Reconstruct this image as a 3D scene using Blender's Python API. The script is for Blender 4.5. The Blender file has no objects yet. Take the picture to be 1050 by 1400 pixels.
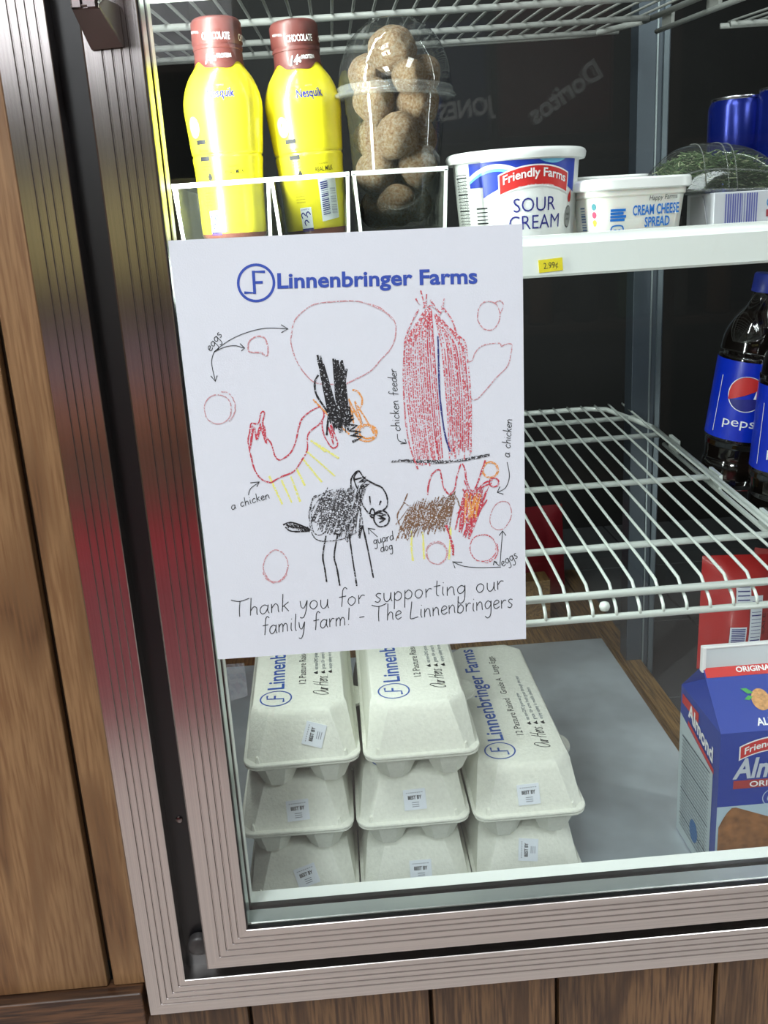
import bpy, bmesh, math, random
from mathutils import Vector, Matrix, Euler, noise
random.seed(7)
sc = bpy.context.scene
PI = math.pi

# ------------------------------------------------------------------ camera
CAM_F, CAM_E, CAM_C = 1286.0, (1.2776, .0563, -.0606), Vector((-.0132, -.6012, .1407))
cd = bpy.data.cameras.new('camera'); cam = bpy.data.objects.new('camera', cd)
sc.collection.objects.link(cam); sc.camera = cam
cam.location = CAM_C; cam.rotation_euler = CAM_E
cd.sensor_fit = 'VERTICAL'; cd.sensor_height = 24; cd.lens = CAM_F / 1400 * 24
cd.clip_start = .01; cd.clip_end = 50
# ------------------------------------------------------------------ world, light, exposure
w = bpy.data.worlds.new('world'); sc.world = w; w.use_nodes = True
w.node_tree.nodes['Background'].inputs[0].default_value = (.8, .85, 1, 1)
w.node_tree.nodes['Background'].inputs[1].default_value = .05
sc.view_settings.view_transform = 'Standard'; sc.view_settings.look = 'None'
sc.view_settings.gamma = 1; sc.view_settings.use_curve_mapping = False
sc.view_settings.exposure = 0.0

def area(name, loc, rot, sx, sy, power, col, spread=PI):
    l = bpy.data.lights.new(name, 'AREA'); l.shape = 'RECTANGLE'; l.size = sx; l.size_y = sy
    l.energy = power; l.color = col; l.spread = spread
    o = bpy.data.objects.new(name, l); sc.collection.objects.link(o)
    o.location = loc; o.rotation_euler = rot
    return o
def aim(o, target):
    o.rotation_euler = (Vector(target) - o.location).to_track_quat('-Z', 'Y').to_euler()
# cooler lamp strip behind the hinge stile, seen only by its light
led = area('cooler_strip_light', (-.135, .070, .57), (0, 0, 0), .022, 1.3, 11.5, (.93, 1, .97))
led.rotation_euler = Matrix(((0, 0, -1), (0, 1, 0), (1, 0, 0))).to_euler()
_d = Vector((.62, .78, 0)).normalized()          # the strip faces into the case
_z = -_d; _y = Vector((0, 0, 1)); _x = _y.cross(_z)
led.rotation_euler = Matrix((_x, _y, _z)).transposed().to_euler()
led2 = area('cooler_strip_light', (.66, .062, .22), (0, 0, 0), .022, 1.5, 2.4, (.93, 1, .97))
_d = Vector((-.62, .78, 0)).normalized(); _z = -_d; _x = _y.cross(_z)
led2.rotation_euler = Matrix((_x, _y, _z)).transposed().to_euler()
# shop ceiling tubes behind and above the photographer
area('overhead_light', (-.5, -1.05, 1.58), (0, 0, 0), .5, 1.0, 35, (.93, .98, 1))
area('overhead_light', (1.3, -2.0, 1.58), (0, 0, 0), .5, 1.2, 32, (.93, .98, 1))

area('overhead_light', (-1.0, -2.8, 1.58), (0, 0, 0), .5, 1.0, 75, (.93, .98, 1))  # extra lamp added to brighten the rear wall that the frame mirrors
# ------------------------------------------------------------------ helpers
def lin(c):
    return tuple(((x / 255) / 12.92 if x / 255 <= .04045 else ((x / 255 + .055) / 1.055) ** 2.4) for x in c)
def on_plane(px, py, Y=0.0):
    """photo pixel -> point on the upright plane at depth Y (used to digitise the drawings)"""
    d = Euler(CAM_E, 'XYZ').to_matrix() @ Vector(((px - 525) / CAM_F, -(py - 700) / CAM_F, -1))
    return CAM_C + d * ((Y - CAM_C.y) / d.y)

def nodes(m):
    m.use_nodes = True; nt = m.node_tree; return nt, nt.nodes['Principled BSDF']
def mat(name, col, rough=.5, metal=0, coat=0, bump=None, bscale=400, spec=.5, trans=0, sss=0, var=0, vscale=60):
    m = bpy.data.materials.new(name); nt, b = nodes(m)
    c = (*lin(col), 1)
    b.inputs['Base Color'].default_value = c; b.inputs['Roughness'].default_value = rough
    b.inputs['Metallic'].default_value = metal; b.inputs['Coat Weight'].default_value = coat
    b.inputs['Coat Roughness'].default_value = .06; b.inputs['Specular IOR Level'].default_value = spec
    b.inputs['Transmission Weight'].default_value = trans
    if sss:
        b.inputs['Subsurface Weight'].default_value = sss; b.inputs['Subsurface Scale'].default_value = .004
    if var or bump:
        tc = nt.nodes.new('ShaderNodeTexCoord')
    if var:
        n = nt.nodes.new('ShaderNodeTexNoise'); n.inputs['Scale'].default_value = vscale; n.inputs['Detail'].default_value = 5
        nt.links.new(tc.outputs['Object'], n.inputs['Vector'])
        r = nt.nodes.new('ShaderNodeValToRGB'); r.color_ramp.elements[0].position = .3; r.color_ramp.elements[1].position = .7
        r.color_ramp.elements[0].color = tuple(x * (1 - var) for x in c[:3]) + (1,)
        r.color_ramp.elements[1].color = tuple(min(1, x * (1 + var * .6)) for x in c[:3]) + (1,)
        nt.links.new(n.outputs['Fac'], r.inputs['Fac']); nt.links.new(r.outputs['Color'], b.inputs['Base Color'])
    if bump:
        n2 = nt.nodes.new('ShaderNodeTexNoise'); n2.inputs['Scale'].default_value = bscale; n2.inputs['Detail'].default_value = 3
        nt.links.new(tc.outputs['Object'], n2.inputs['Vector'])
        bp = nt.nodes.new('ShaderNodeBump'); bp.inputs['Strength'].default_value = bump; bp.inputs['Distance'].default_value = .001 if bscale > 50 else .05
        nt.links.new(n2.outputs['Fac'], bp.inputs['Height']); nt.links.new(bp.outputs['Normal'], b.inputs['Normal'])
    return m
def clear_mat(name, tint=(1, 1, 1), ior=1.5, rough=.02, body=0.0, bodycol=(220, 225, 220), scratch=0):
    """thin clear sheet: straight-through transparency, fresnel gloss, optional faint body"""
    m = bpy.data.materials.new(name); m.use_nodes = True; nt = m.node_tree
    for n in list(nt.nodes):
        if n.type != 'OUTPUT_MATERIAL': nt.nodes.remove(n)
    out = [n for n in nt.nodes if n.type == 'OUTPUT_MATERIAL'][0]
    t = nt.nodes.new('ShaderNodeBsdfTransparent'); t.inputs[0].default_value = (*tint, 1)
    g = nt.nodes.new('ShaderNodeBsdfGlossy'); g.inputs['Roughness'].default_value = rough
    lw_ = nt.nodes.new('ShaderNodeLayerWeight'); lw_.inputs[0].default_value = .5      # schlick term, the same from both sides
    pw = nt.nodes.new('ShaderNodeMath'); pw.operation = 'POWER'; pw.inputs[1].default_value = 4.5
    nt.links.new(lw_.outputs['Facing'], pw.inputs[0])
    f0 = ((ior - 1) / (ior + 1)) ** 2
    f = nt.nodes.new('ShaderNodeMath'); f.operation = 'MULTIPLY_ADD'; f.inputs[1].default_value = (1 - f0) * .8; f.inputs[2].default_value = f0
    nt.links.new(pw.outputs[0], f.inputs[0])
    mx = nt.nodes.new('ShaderNodeMixShader')
    base = t.outputs[0]
    if body or scratch:
        d = nt.nodes.new('ShaderNodeBsdfDiffuse'); d.inputs[0].default_value = (*lin(bodycol), 1)
        m2 = nt.nodes.new('ShaderNodeMixShader'); m2.inputs[0].default_value = body
        if scratch:
            tc = nt.nodes.new('ShaderNodeTexCoord'); n = nt.nodes.new('ShaderNodeTexNoise')
            n.inputs['Scale'].default_value = scratch; n.inputs['Detail'].default_value = 6
            r = nt.nodes.new('ShaderNodeValToRGB'); r.color_ramp.elements[0].position = .5; r.color_ramp.elements[1].position = .8
            r.color_ramp.elements[0].color = (body, body, body, 1); r.color_ramp.elements[1].color = (body + .25,) * 3 + (1,)
            nt.links.new(tc.outputs['Object'], n.inputs['Vector']); nt.links.new(n.outputs['Fac'], r.inputs['Fac'])
            nt.links.new(r.outputs['Color'], m2.inputs[0])
        nt.links.new(t.outputs[0], m2.inputs[1]); nt.links.new(d.outputs[0], m2.inputs[2]); base = m2.outputs[0]
    nt.links.new(f.outputs[0], mx.inputs[0]); nt.links.new(base, mx.inputs[1]); nt.links.new(g.outputs[0], mx.inputs[2])
    nt.links.new(mx.outputs[0], out.inputs['Surface'])
    return m
def wood_mat(name, c1, c2, c3, axis='Z', rough=.45, scale=1.0):
    m = bpy.data.materials.new(name); nt, b = nodes(m)
    geo = nt.nodes.new('ShaderNodeNewGeometry'); oi = nt.nodes.new('ShaderNodeObjectInfo')
    mp = nt.nodes.new('ShaderNodeMapping')
    s = {'Z': (22, 22, 2.2), 'X': (2.2, 22, 22), 'Y': (22, 2.2, 22)}[axis]
    mp.inputs['Scale'].default_value = tuple(x * scale for x in s)
    ad = nt.nodes.new('ShaderNodeVectorMath'); ad.operation = 'ADD'
    cx = nt.nodes.new('ShaderNodeCombineXYZ'); mu = nt.nodes.new('ShaderNodeMath'); mu.operation = 'MULTIPLY'; mu.inputs[1].default_value = 7
    nt.links.new(oi.outputs['Random'], mu.inputs[0]); nt.links.new(mu.outputs[0], cx.inputs[0]); nt.links.new(mu.outputs[0], cx.inputs[2])
    nt.links.new(geo.outputs['Position'], ad.inputs[0]); nt.links.new(cx.outputs[0], ad.inputs[1])
    nt.links.new(ad.outputs[0], mp.inputs['Vector'])
    n = nt.nodes.new('ShaderNodeTexNoise'); n.inputs['Scale'].default_value = .55; n.inputs['Detail'].default_value = 2.5
    n.inputs['Distortion'].default_value = 1.0
    nt.links.new(mp.outputs[0], n.inputs['Vector'])
    k = nt.nodes.new('ShaderNodeMath'); k.operation = 'MULTIPLY'; k.inputs[1].default_value = 9
    fr = nt.nodes.new('ShaderNodeMath'); fr.operation = 'PINGPONG'; fr.inputs[1].default_value = 1
    nt.links.new(n.outputs['Fac'], k.inputs[0]); nt.links.new(k.outputs[0], fr.inputs[0])
    r = nt.nodes.new('ShaderNodeValToRGB'); r.color_ramp.elements[0].color = (*lin(c2), 1); r.color_ramp.elements[1].color = (*lin(c1), 1)
    r.color_ramp.elements[0].position = .0; r.color_ramp.elements[1].position = .5
    nt.links.new(fr.outputs[0], r.inputs['Fac'])
    # fine pores
    mp2 = nt.nodes.new('ShaderNodeMapping'); s2 = {'Z': (420, 420, 22), 'X': (22, 420, 420), 'Y': (420, 22, 420)}[axis]; mp2.inputs['Scale'].default_value = s2
    nt.links.new(ad.outputs[0], mp2.inputs['Vector'])
    n2 = nt.nodes.new('ShaderNodeTexNoise'); n2.inputs['Scale'].default_value = 1; n2.inputs['Detail'].default_value = 3
    nt.links.new(mp2.outputs[0], n2.inputs['Vector'])
    r2 = nt.nodes.new('ShaderNodeValToRGB'); r2.color_ramp.elements[0].position = .35; r2.color_ramp.elements[1].position = .6
    nt.links.new(n2.outputs['Fac'], r2.inputs['Fac'])
    mx = nt.nodes.new('ShaderNodeMix'); mx.data_type = 'RGBA'
    mx.inputs['A'].default_value = (*lin(c3), 1)
    nt.links.new(r2.outputs['Color'], mx.inputs['Factor']); nt.links.new(r.outputs['Color'], mx.inputs['B'])
    # slow tone change
    n3 = nt.nodes.new('ShaderNodeTexNoise'); n3.inputs['Scale'].default_value = .25; n3.inputs['Detail'].default_value = 1
    nt.links.new(mp.outputs[0], n3.inputs['Vector'])
    hs = nt.nodes.new('ShaderNodeHueSaturation'); mr = nt.nodes.new('ShaderNodeMapRange')
    mr.inputs[1].default_value = .3; mr.inputs[2].default_value = .7; mr.inputs[3].default_value = .65; mr.inputs[4].default_value = 1.25
    nt.links.new(n3.outputs['Fac'], mr.inputs[0]); nt.links.new(mr.outputs[0], hs.inputs['Value'])
    nt.links.new(mx.outputs['Result'], hs.inputs['Color']); nt.links.new(hs.outputs[0], b.inputs['Base Color'])
    b.inputs['Roughness'].default_value = rough
    bp = nt.nodes.new('ShaderNodeBump'); bp.inputs['Strength'].default_value = .25; bp.inputs['Distance'].default_value = .0008
    nt.links.new(n2.outputs['Fac'], bp.inputs['Height']); nt.links.new(bp.outputs['Normal'], b.inputs['Normal'])
    return m
def crayon_mat(name, col, paper=(212, 217, 226), cover=.5, scale=1100):
    m = bpy.data.materials.new(name); nt, b = nodes(m)
    tc = nt.nodes.new('ShaderNodeTexCoord'); n = nt.nodes.new('ShaderNodeTexNoise')
    n.inputs['Scale'].default_value = scale; n.inputs['Detail'].default_value = 2
    nt.links.new(tc.outputs['Object'], n.inputs['Vector'])
    r = nt.nodes.new('ShaderNodeValToRGB'); r.color_ramp.elements[0].position = cover; r.color_ramp.elements[1].position = cover + .1
    r.color_ramp.elements[0].color = (*lin(col), 1); r.color_ramp.elements[1].color = (*lin(paper), 1)
    nt.links.new(n.outputs['Fac'], r.inputs['Fac']); nt.links.new(r.outputs['Color'], b.inputs['Base Color'])
    b.inputs['Roughness'].default_value = .6
    return m

class MB:
    def __init__(s): s.v = []; s.f = []
    def add(s, vs, fs):
        o = len(s.v); s.v += [tuple(p) for p in vs]; s.f += [tuple(i + o for i in f) for f in fs]; return s
    def box(s, x0, x1, y0, y1, z0, z1):
        return s.add([(x0, y0, z0), (x1, y0, z0), (x1, y1, z0), (x0, y1, z0), (x0, y0, z1), (x1, y0, z1), (x1, y1, z1), (x0, y1, z1)],
                     [(0, 3, 2, 1), (4, 5, 6, 7), (0, 1, 5, 4), (1, 2, 6, 5), (2, 3, 7, 6), (3, 0, 4, 7)])
    def loft(s, rings, cap0=True, cap1=True, closed=True):
        n = len(rings[0]); vs = [p for r in rings for p in r]; fs = []
        for k in range(len(rings) - 1):
            for i in range(n if closed else n - 1):
                j = (i + 1) % n; fs.append((k * n + i, k * n + j, (k + 1) * n + j, (k + 1) * n + i))
        if cap0: fs.append(tuple(range(n - 1, -1, -1)))
        if cap1: fs.append(tuple((len(rings) - 1) * n + i for i in range(n)))
        return s.add(vs, fs)
    def lathe(s, prof, n=48, c=(0, 0), a0=0, a1=2 * PI, cap0=True, cap1=True, rf=None):
        full = abs(a1 - a0 - 2 * PI) < 1e-6; m = n if full else n + 1; rings = []
        for z, r in prof:
            rings.append([(c[0] + (r if rf is None else rf(r, a0 + (a1 - a0) * i / n, z)) * math.cos(a0 + (a1 - a0) * i / n),
                           c[1] + (r if rf is None else rf(r, a0 + (a1 - a0) * i / n, z)) * math.sin(a0 + (a1 - a0) * i / n), z) for i in range(m)])
        return s.loft(rings, cap0 and full, cap1 and full, full)
    def tube(s, pts, r, n=8, caps=True):
        pts = [Vector(p) for p in pts]; rings = []; up = None
        for i, p in enumerate(pts):
            t = (pts[min(i + 1, len(pts) - 1)] - pts[max(i - 1, 0)]).normalized()
            if up is None:
                up = Vector((0, 0, 1)) if abs(t.z) < .9 else Vector((1, 0, 0))
            a = t.cross(up).normalized(); b = a.cross(t).normalized(); up = b
            rr = r[i] if isinstance(r, (list, tuple)) else r
            rings.append([tuple(p + a * rr * math.cos(2 * PI * k / n) + b * rr * math.sin(2 * PI * k / n)) for k in range(n)])
        return s.loft(rings, caps, caps)
    def sheet(s, mp, us, vlo, vhi, nv=2):
        """grid patch between two functions of u, mapped to a surface"""
        vs = []; fs = []; nu = len(us)
        for u in us:
            a = vlo(u) if callable(vlo) else vlo; b = vhi(u) if callable(vhi) else vhi
            for k in range(nv + 1): vs.append(tuple(mp(u, a + (b - a) * k / nv)))
        for i in range(nu - 1):
            for k in range(nv):
                p = i * (nv + 1) + k; fs.append((p, p + nv + 1, p + nv + 2, p + 1))
        return s.add(vs, fs)
    def ribbon(s, mp, pts, wd, smooth=True, closed=False, jit=0, climb=0, c0=0):
        P = [Vector((p[0], p[1])) for p in pts]
        if closed: P = P + [P[0]]
        if smooth and len(P) > 2: P = catmull(P, closed)
        vs = []; fs = []
        for i, p in enumerate(P):
            t = P[min(i + 1, len(P) - 1)] - P[max(i - 1, 0)]
            if t.length < 1e-12: t = Vector((1, 0))
            t.normalize(); n = Vector((-t.y, t.x)); hw = wd / 2 * (1 + random.uniform(-jit, jit))
            q1, q2 = mp(*(p + n * hw)), mp(*(p - n * hw)); lf = c0 + climb * i
            vs += [(q1[0], q1[1] - lf, q1[2]), (q2[0], q2[1] - lf, q2[2])]
        for i in range(len(P) - 1): fs.append((2 * i, 2 * i + 1, 2 * i + 3, 2 * i + 2))
        return s.add(vs, fs)
    def disc(s, mp, cx, cy, rx, ry=None, n=24, r0=0, ang=0):
        ry = ry or rx; ca, sa = math.cos(ang), math.sin(ang); vs = []
        for i in range(n):
            x = rx * math.cos(2 * PI * i / n); y = ry * math.sin(2 * PI * i / n)
            vs.append(tuple(mp(cx + x * ca - y * sa, cy + x * sa + y * ca)))
        if r0:
            k = 1 - r0 / max(rx, ry)
            for i in range(n):
                x = k * rx * math.cos(2 * PI * i / n); y = k * ry * math.sin(2 * PI * i / n)
                vs.append(tuple(mp(cx + x * ca - y * sa, cy + x * sa + y * ca)))
            return s.add(vs, [(i, (i + 1) % n, n + (i + 1) % n, n + i) for i in range(n)])
        return s.add(vs, [tuple(range(n))])
    def poly(s, mp, pts):
        return s.add([tuple(mp(*p)) for p in pts], [tuple(range(len(pts)))])
def catmull(P, closed=False, k=6):
    out = []; n = len(P)
    for i in range(n - 1):
        p0 = P[i - 1] if i > 0 else (P[-2] if closed else P[0]); p1, p2 = P[i], P[i + 1]
        p3 = P[i + 2] if i + 2 < n else (P[1] if closed else P[-1])
        for j in range(k):
            t = j / k
            out.append(.5 * ((2 * p1) + (p2 - p0) * t + (2 * p0 - 5 * p1 + 4 * p2 - p3) * t * t + (3 * p1 - p0 - 3 * p2 + p3) * t ** 3))
    out.append(P[-1]); return out

def obj(name, mb, m, parent=None, loc=(0, 0, 0), rot=(0, 0, 0), smooth=None, bevel=0, fix=True, seg=2):
    me = bpy.data.meshes.new(name); me.from_pydata(mb.v, [], mb.f); me.validate()
    if fix:
        b = bmesh.new(); b.from_mesh(me); bmesh.ops.recalc_face_normals(b, faces=b.faces)
        b.to_mesh(me); b.free()
    for x in (m if isinstance(m, (list, tuple)) else [m]): me.materials.append(x)
    o = bpy.data.objects.new(name, me); sc.collection.objects.link(o)
    o.location = loc; o.rotation_euler = rot
    if parent: o.parent = parent
    if smooth is not None:
        for p in me.polygons: p.use_smooth = True
        if smooth < 3:
            b = bmesh.new(); b.from_mesh(me)
            for e in b.edges:
                if len(e.link_faces) == 2 and e.calc_face_angle(0) > smooth: e.smooth = False
            b.to_mesh(me); b.free()
    if bevel:
        md = o.modifiers.new('bevel', 'BEVEL'); md.width = bevel; md.segments = seg; md.limit_method = 'ANGLE'
        for p in me.polygons: p.use_smooth = True
        md.harden_normals = True
    return o
def tag(o, label=None, cat=None, group=None, kind=None):
    for k, v in (('label', label), ('category', cat), ('group', group), ('kind', kind)):
        if v: o[k] = v
    return o
def thing(name, label, cat, loc=(0, 0, 0), rot=(0, 0, 0), group=None):
    o = bpy.data.objects.new(name, None); sc.collection.objects.link(o); o.empty_display_size = .02
    o.location = loc; o.rotation_euler = rot
    return tag(o, label, cat, group)
def struct(name, loc=(0, 0, 0)):
    o = bpy.data.objects.new(name, None); sc.collection.objects.link(o); o.location = loc; o['kind'] = 'structure'; return o
def dup(root, loc=None, rot=None, label=None, group=None):
    def cp(o, par):
        c = o.copy(); sc.collection.objects.link(c)
        if par: c.parent = par
        for ch in [x for x in kids.get(o.name, [])]: cp(ch, c)
        return c
    kids = {}
    for o in list(sc.objects):
        if o.parent: kids.setdefault(o.parent.name, []).append(o)
    r = cp(root, None)
    if loc is not None: r.location = loc
    if rot is not None: r.rotation_euler = rot
    if label: r['label'] = label
    if group: r['group'] = group
    return r

# lettering with the built-in font, returned as flat triangles of unit cap height
_tc = {}
def glyphs(s, bold=0.0):
    k = (s, bold)
    if k in _tc: return _tc[k]
    cu = bpy.data.curves.new('lettering', 'FONT'); cu.body = s; cu.size = 1; cu.offset = bold; cu.resolution_u = 3
    o = bpy.data.objects.new('lettering', cu); sc.collection.objects.link(o)
    bpy.context.view_layer.update()
    me = o.evaluated_get(bpy.context.evaluated_depsgraph_get()).to_mesh()
    v = [(p.co.x, p.co.y) for p in me.vertices]; f = [tuple(p.vertices) for p in me.polygons]
    bpy.data.objects.remove(o); bpy.data.curves.remove(cu)
    _tc[k] = (v, f); return _tc[k]
CAP = max(p[1] for p in glyphs('H')[0])
def text(mb, mp, s, x, y, length, cap, ang=0.0, bold=0.0, shear=0.0, center=False, arc=0.0):
    """lettering from (x,y) along ang; length and cap height in metres"""
    v, f = glyphs(s, bold); x0 = min(p[0] for p in v); x1 = max(p[0] for p in v)
    kx = length / (x1 - x0); ky = cap / CAP; ca, sa = math.cos(ang), math.sin(ang); out = []
    for a, b in v:
        u = (a - x0) * kx - (length / 2 if center else 0); q = b * ky; u += q * shear
        if arc:
            mid = u - (0 if center else length / 2); q = q - arc * (mid / (length / 2)) ** 2 + arc
        out.append(tuple(mp(x + u * ca - q * sa, y + u * sa + q * ca)))
    return mb.add(out, f)

# single-stroke handwriting: units of x-height
HW = {
 'a': (1.0, [[(.85, .8), (.5, 1), (.12, .75), (.05, .3), (.3, 0), (.65, .2), (.85, .75)], [(.87, 1), (.82, .4), (1.0, 0)]]),
 'b': (.95, [[(.15, 2), (.12, 1), (.1, .05)], [(.1, .6), (.45, .98), (.8, .7), (.75, .2), (.4, 0), (.1, .15)]]),
 'c': (.85, [[(.8, .8), (.5, 1), (.15, .7), (.1, .3), (.4, 0), (.8, .2)]]),
 'd': (1.0, [[(.85, .75), (.5, .98), (.12, .7), (.08, .25), (.35, 0), (.7, .2), (.88, .7)], [(.92, 2), (.87, 1), (.95, 0)]]),
 'e': (.85, [[(.1, .45), (.5, .55), (.78, .75), (.5, 1), (.15, .75), (.1, .3), (.4, 0), (.85, .2)]]),
 'f': (.75, [[(.85, 1.85), (.6, 2.05), (.38, 1.7), (.35, .6), (.3, -.1)], [(.02, 1), (.75, 1.08)]]),
 'g': (.95, [[(.8, .8), (.45, 1), (.1, .7), (.12, .3), (.4, .1), (.75, .4), (.82, .9)], [(.83, 1), (.85, 0), (.75, -.75), (.4, -1), (.1, -.75)]]),
 'h': (.95, [[(.15, 2), (.12, 0)], [(.12, .5), (.45, .95), (.75, .8), (.78, .3), (.85, 0)]]),
 'i': (.4, [[(.18, 1), (.16, .3), (.3, 0)], [(.2, 1.4), (.22, 1.48)]]),
 'k': (.85, [[(.15, 2), (.12, 0)], [(.75, 1.05), (.15, .55)], [(.3, .62), (.8, 0)]]),
 'l': (.4, [[(.2, 2.05), (.15, .5), (.3, 0)]]),
 'm': (1.35, [[(.08, 1), (.1, 0)], [(.1, .6), (.35, .97), (.58, .8), (.6, 0)], [(.6, .6), (.85, .97), (1.12, .8), (1.2, 0)]]),
 'n': (.95, [[(.08, 1), (.1, 0)], [(.1, .55), (.45, .98), (.72, .8), (.78, .3), (.85, 0)]]),
 'o': (.95, [[(.5, 1), (.15, .8), (.08, .35), (.4, 0), (.75, .25), (.8, .7), (.5, 1)]]),
 'p': (.95, [[(.1, 1), (.1, -.95)], [(.1, .65), (.45, 1), (.8, .7), (.75, .2), (.4, 0), (.12, .2)]]),
 'r': (.7, [[(.08, 1), (.12, 0)], [(.12, .55), (.4, .95), (.7, .9)]]),
 's': (.75, [[(.68, .9), (.4, 1), (.15, .8), (.4, .52), (.62, .3), (.4, 0), (.05, .12)]]),
 't': (.7, [[(.4, 1.75), (.36, .3), (.6, 0)], [(.05, 1.1), (.75, 1.18)]]),
 'u': (.95, [[(.08, 1), (.12, .3), (.4, 0), (.72, .3), (.8, 1)], [(.8, 1), (.82, .3), (.95, 0)]]),
 'v': (.9, [[(.05, 1), (.4, 0), (.8, 1)]]), 'w': (1.2, [[(.05, 1), (.3, 0), (.55, .8), (.8, 0), (1.1, 1)]]),
 'y': (.9, [[(.08, 1), (.2, .35), (.5, .2), (.8, .95)], [(.82, 1), (.7, -.2), (.45, -.9), (.1, -.85)]]),
 'T': (1.6, [[(-.2, 2.0), (.7, 1.75), (1.7, 2.0)], [(.75, 1.8), (.7, .8), (.75, 0)]]),
 'L': (1.15, [[(.25, 2), (.15, .9), (.1, .05), (.5, 0), (1.1, .12)]]),
 'O': (1.8, [[(.9, 2), (.3, 1.6), (.1, .8), (.5, .05), (1.1, .1), (1.6, .9), (1.5, 1.7), (.9, 2), (.5, 1.7), (.7, 1.5)]]),
 'H': (1.8, [[(.3, 2), (.15, 1), (.1, 0)], [(1.4, 2.1), (1.2, 1), (1.15, 0)], [(-.1, .8), (.6, 1.15), (1.6, 1.0)]]),
 '!': (.5, [[(.25, 2), (.2, .55)], [(.2, .08), (.22, 0)]]), '-': (.8, [[(.05, .75), (.7, .8)]]),
 '.': (.35, [[(.1, .05), (.18, .02)]]), ' ': (.75, []),
}
def hand(mb, mp, s, x, y, length, xh, wd, ang=0.0, shear=.1, gap=.14):
    tot = sum(HW[c][0] + gap for c in s) - gap; kx = length / tot; ca, sa = math.cos(ang), math.sin(ang); u = 0
    for c in s:
        adv, st = HW[c]; j = random.uniform(-.06, .06)
        for pl in st:
            pts = []
            for a, b in pl:
                X = (u + a) * kx + b * xh * shear; Yy = (b + j) * xh
                pts.append((x + X * ca - Yy * sa, y + X * sa + Yy * ca))
            mb.ribbon(mp, pts, wd)
        u += adv + gap
    return mb

# ------------------------------------------------------------------ materials
M = {}
def brushed(name, col, rough, ridge_axis):
    m = bpy.data.materials.new(name); nt, b = nodes(m)
    b.inputs['Metallic'].default_value = 1; b.inputs['Roughness'].default_value = rough
    tc = nt.nodes.new('ShaderNodeTexCoord'); mp = nt.nodes.new('ShaderNodeMapping')
    mp.inputs['Scale'].default_value = (3, 900, 900) if ridge_axis == 'X' else (900, 900, 3)
    n = nt.nodes.new('ShaderNodeTexNoise'); n.inputs['Scale'].default_value = 1; n.inputs['Detail'].default_value = 4
    nt.links.new(tc.outputs['Object'], mp.inputs[0]); nt.links.new(mp.outputs[0], n.inputs['Vector'])
    r = nt.nodes.new('ShaderNodeValToRGB'); r.color_ramp.elements[0].position = .3; r.color_ramp.elements[1].position = .7
    r.color_ramp.elements[0].color = tuple(x * .82 for x in lin(col)) + (1,); r.color_ramp.elements[1].color = (*lin(col), 1)
    nt.links.new(n.outputs['Fac'], r.inputs['Fac']); nt.links.new(r.outputs[0], b.inputs['Base Color'])
    bp = nt.nodes.new('ShaderNodeBump'); bp.inputs['Strength'].default_value = .12; bp.inputs['Distance'].default_value = .0003
    nt.links.new(n.outputs['Fac'], bp.inputs['Height']); nt.links.new(bp.outputs['Normal'], b.inputs['Normal'])
    b.inputs['Anisotropic'].default_value = .5
    return m
M['alu_z'] = brushed('brushed aluminium upright', (205, 200, 198), .2, 'Z')
M['alu_x'] = brushed('brushed aluminium rail', (205, 200, 198), .26, 'X')
M['rubber'] = mat('black rubber', (14, 14, 16), .35)
M['darkmetal'] = mat('dark metal', (58, 56, 60), .4, .8)
M['chrome'] = mat('smoked chrome', (120, 112, 112), .22, 1)
M['spacer'] = mat('aluminium spacer', (205, 215, 212), .3, .7)
M['white_pl'] = mat('white plastic', (235, 240, 236), .35, coat=.2)
M['glass'] = clear_mat('window glass', (.982, .990, .987), 1.4, .005)
M['glass_in'] = clear_mat('inner window glass', (.982, .990, .987), 1.25, .01)
M['paper'] = mat('white paper', (212, 217, 226), .75, bump=.15, bscale=900)
M['wood_up'] = wood_mat('wood panelling', (136, 104, 70), (88, 60, 36), (112, 80, 50), 'Z')
M['wood_low'] = wood_mat('dark wood panelling', (110, 82, 54), (70, 48, 30), (62, 42, 28), 'Z', scale=1.6)
M['wood_trim'] = wood_mat('dark wood trim', (98, 66, 42), (58, 38, 24), (48, 30, 20), 'X')
M['groove'] = mat('groove shadow wood', (62, 46, 30), .8)
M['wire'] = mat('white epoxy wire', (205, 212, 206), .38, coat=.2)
M['wiregrey'] = mat('dimmed white epoxy wire', (150, 152, 148), .5)  # greyer copy of the white wire, dimness put into the colour
M['sheetmetal'] = mat('galvanised sheet', (196, 206, 212), .42, .25, var=.22, vscale=14)
M['plank'] = wood_mat('raw wood strip', (150, 118, 72), (110, 82, 46), (90, 66, 38), 'Y')
M['dark'] = mat('dark interior', (22, 22, 22), .6, var=.3, vscale=6)
M['dark2'] = mat('dark post', (72, 80, 88), .4, .4)
M['case_floor'] = mat('concrete floor', (92, 92, 84), .7, var=.3, vscale=20)
M['pulp'] = mat('moulded pulp', (233, 235, 224), .9, bump=.55, bscale=420, var=.06, vscale=300)
M['blue_ink'] = mat('blue ink', (52, 92, 176), .7)
M['blue_print'] = mat('blue print', (48, 76, 168), .7)
M['dark_ink'] = mat('dark ink', (38, 42, 44), .7)
M['grey_ink'] = mat('grey blue ink', (88, 104, 118), .7)
M['black'] = mat('black ink', (16, 16, 20), .6)
M['sticker'] = mat('white sticker', (232, 238, 246), .5)
M['sticker_ink'] = mat('faint grey ink', (150, 156, 166), .6)
M['yellow'] = mat('yellow bottle sleeve', (234, 222, 44), .28, coat=.6)
M['brown'] = mat('brown sleeve', (88, 44, 40), .45, coat=.08)
M['white'] = mat('white print', (245, 245, 245), .5)
M['navy'] = mat('navy print', (36, 38, 130), .5)
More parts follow.
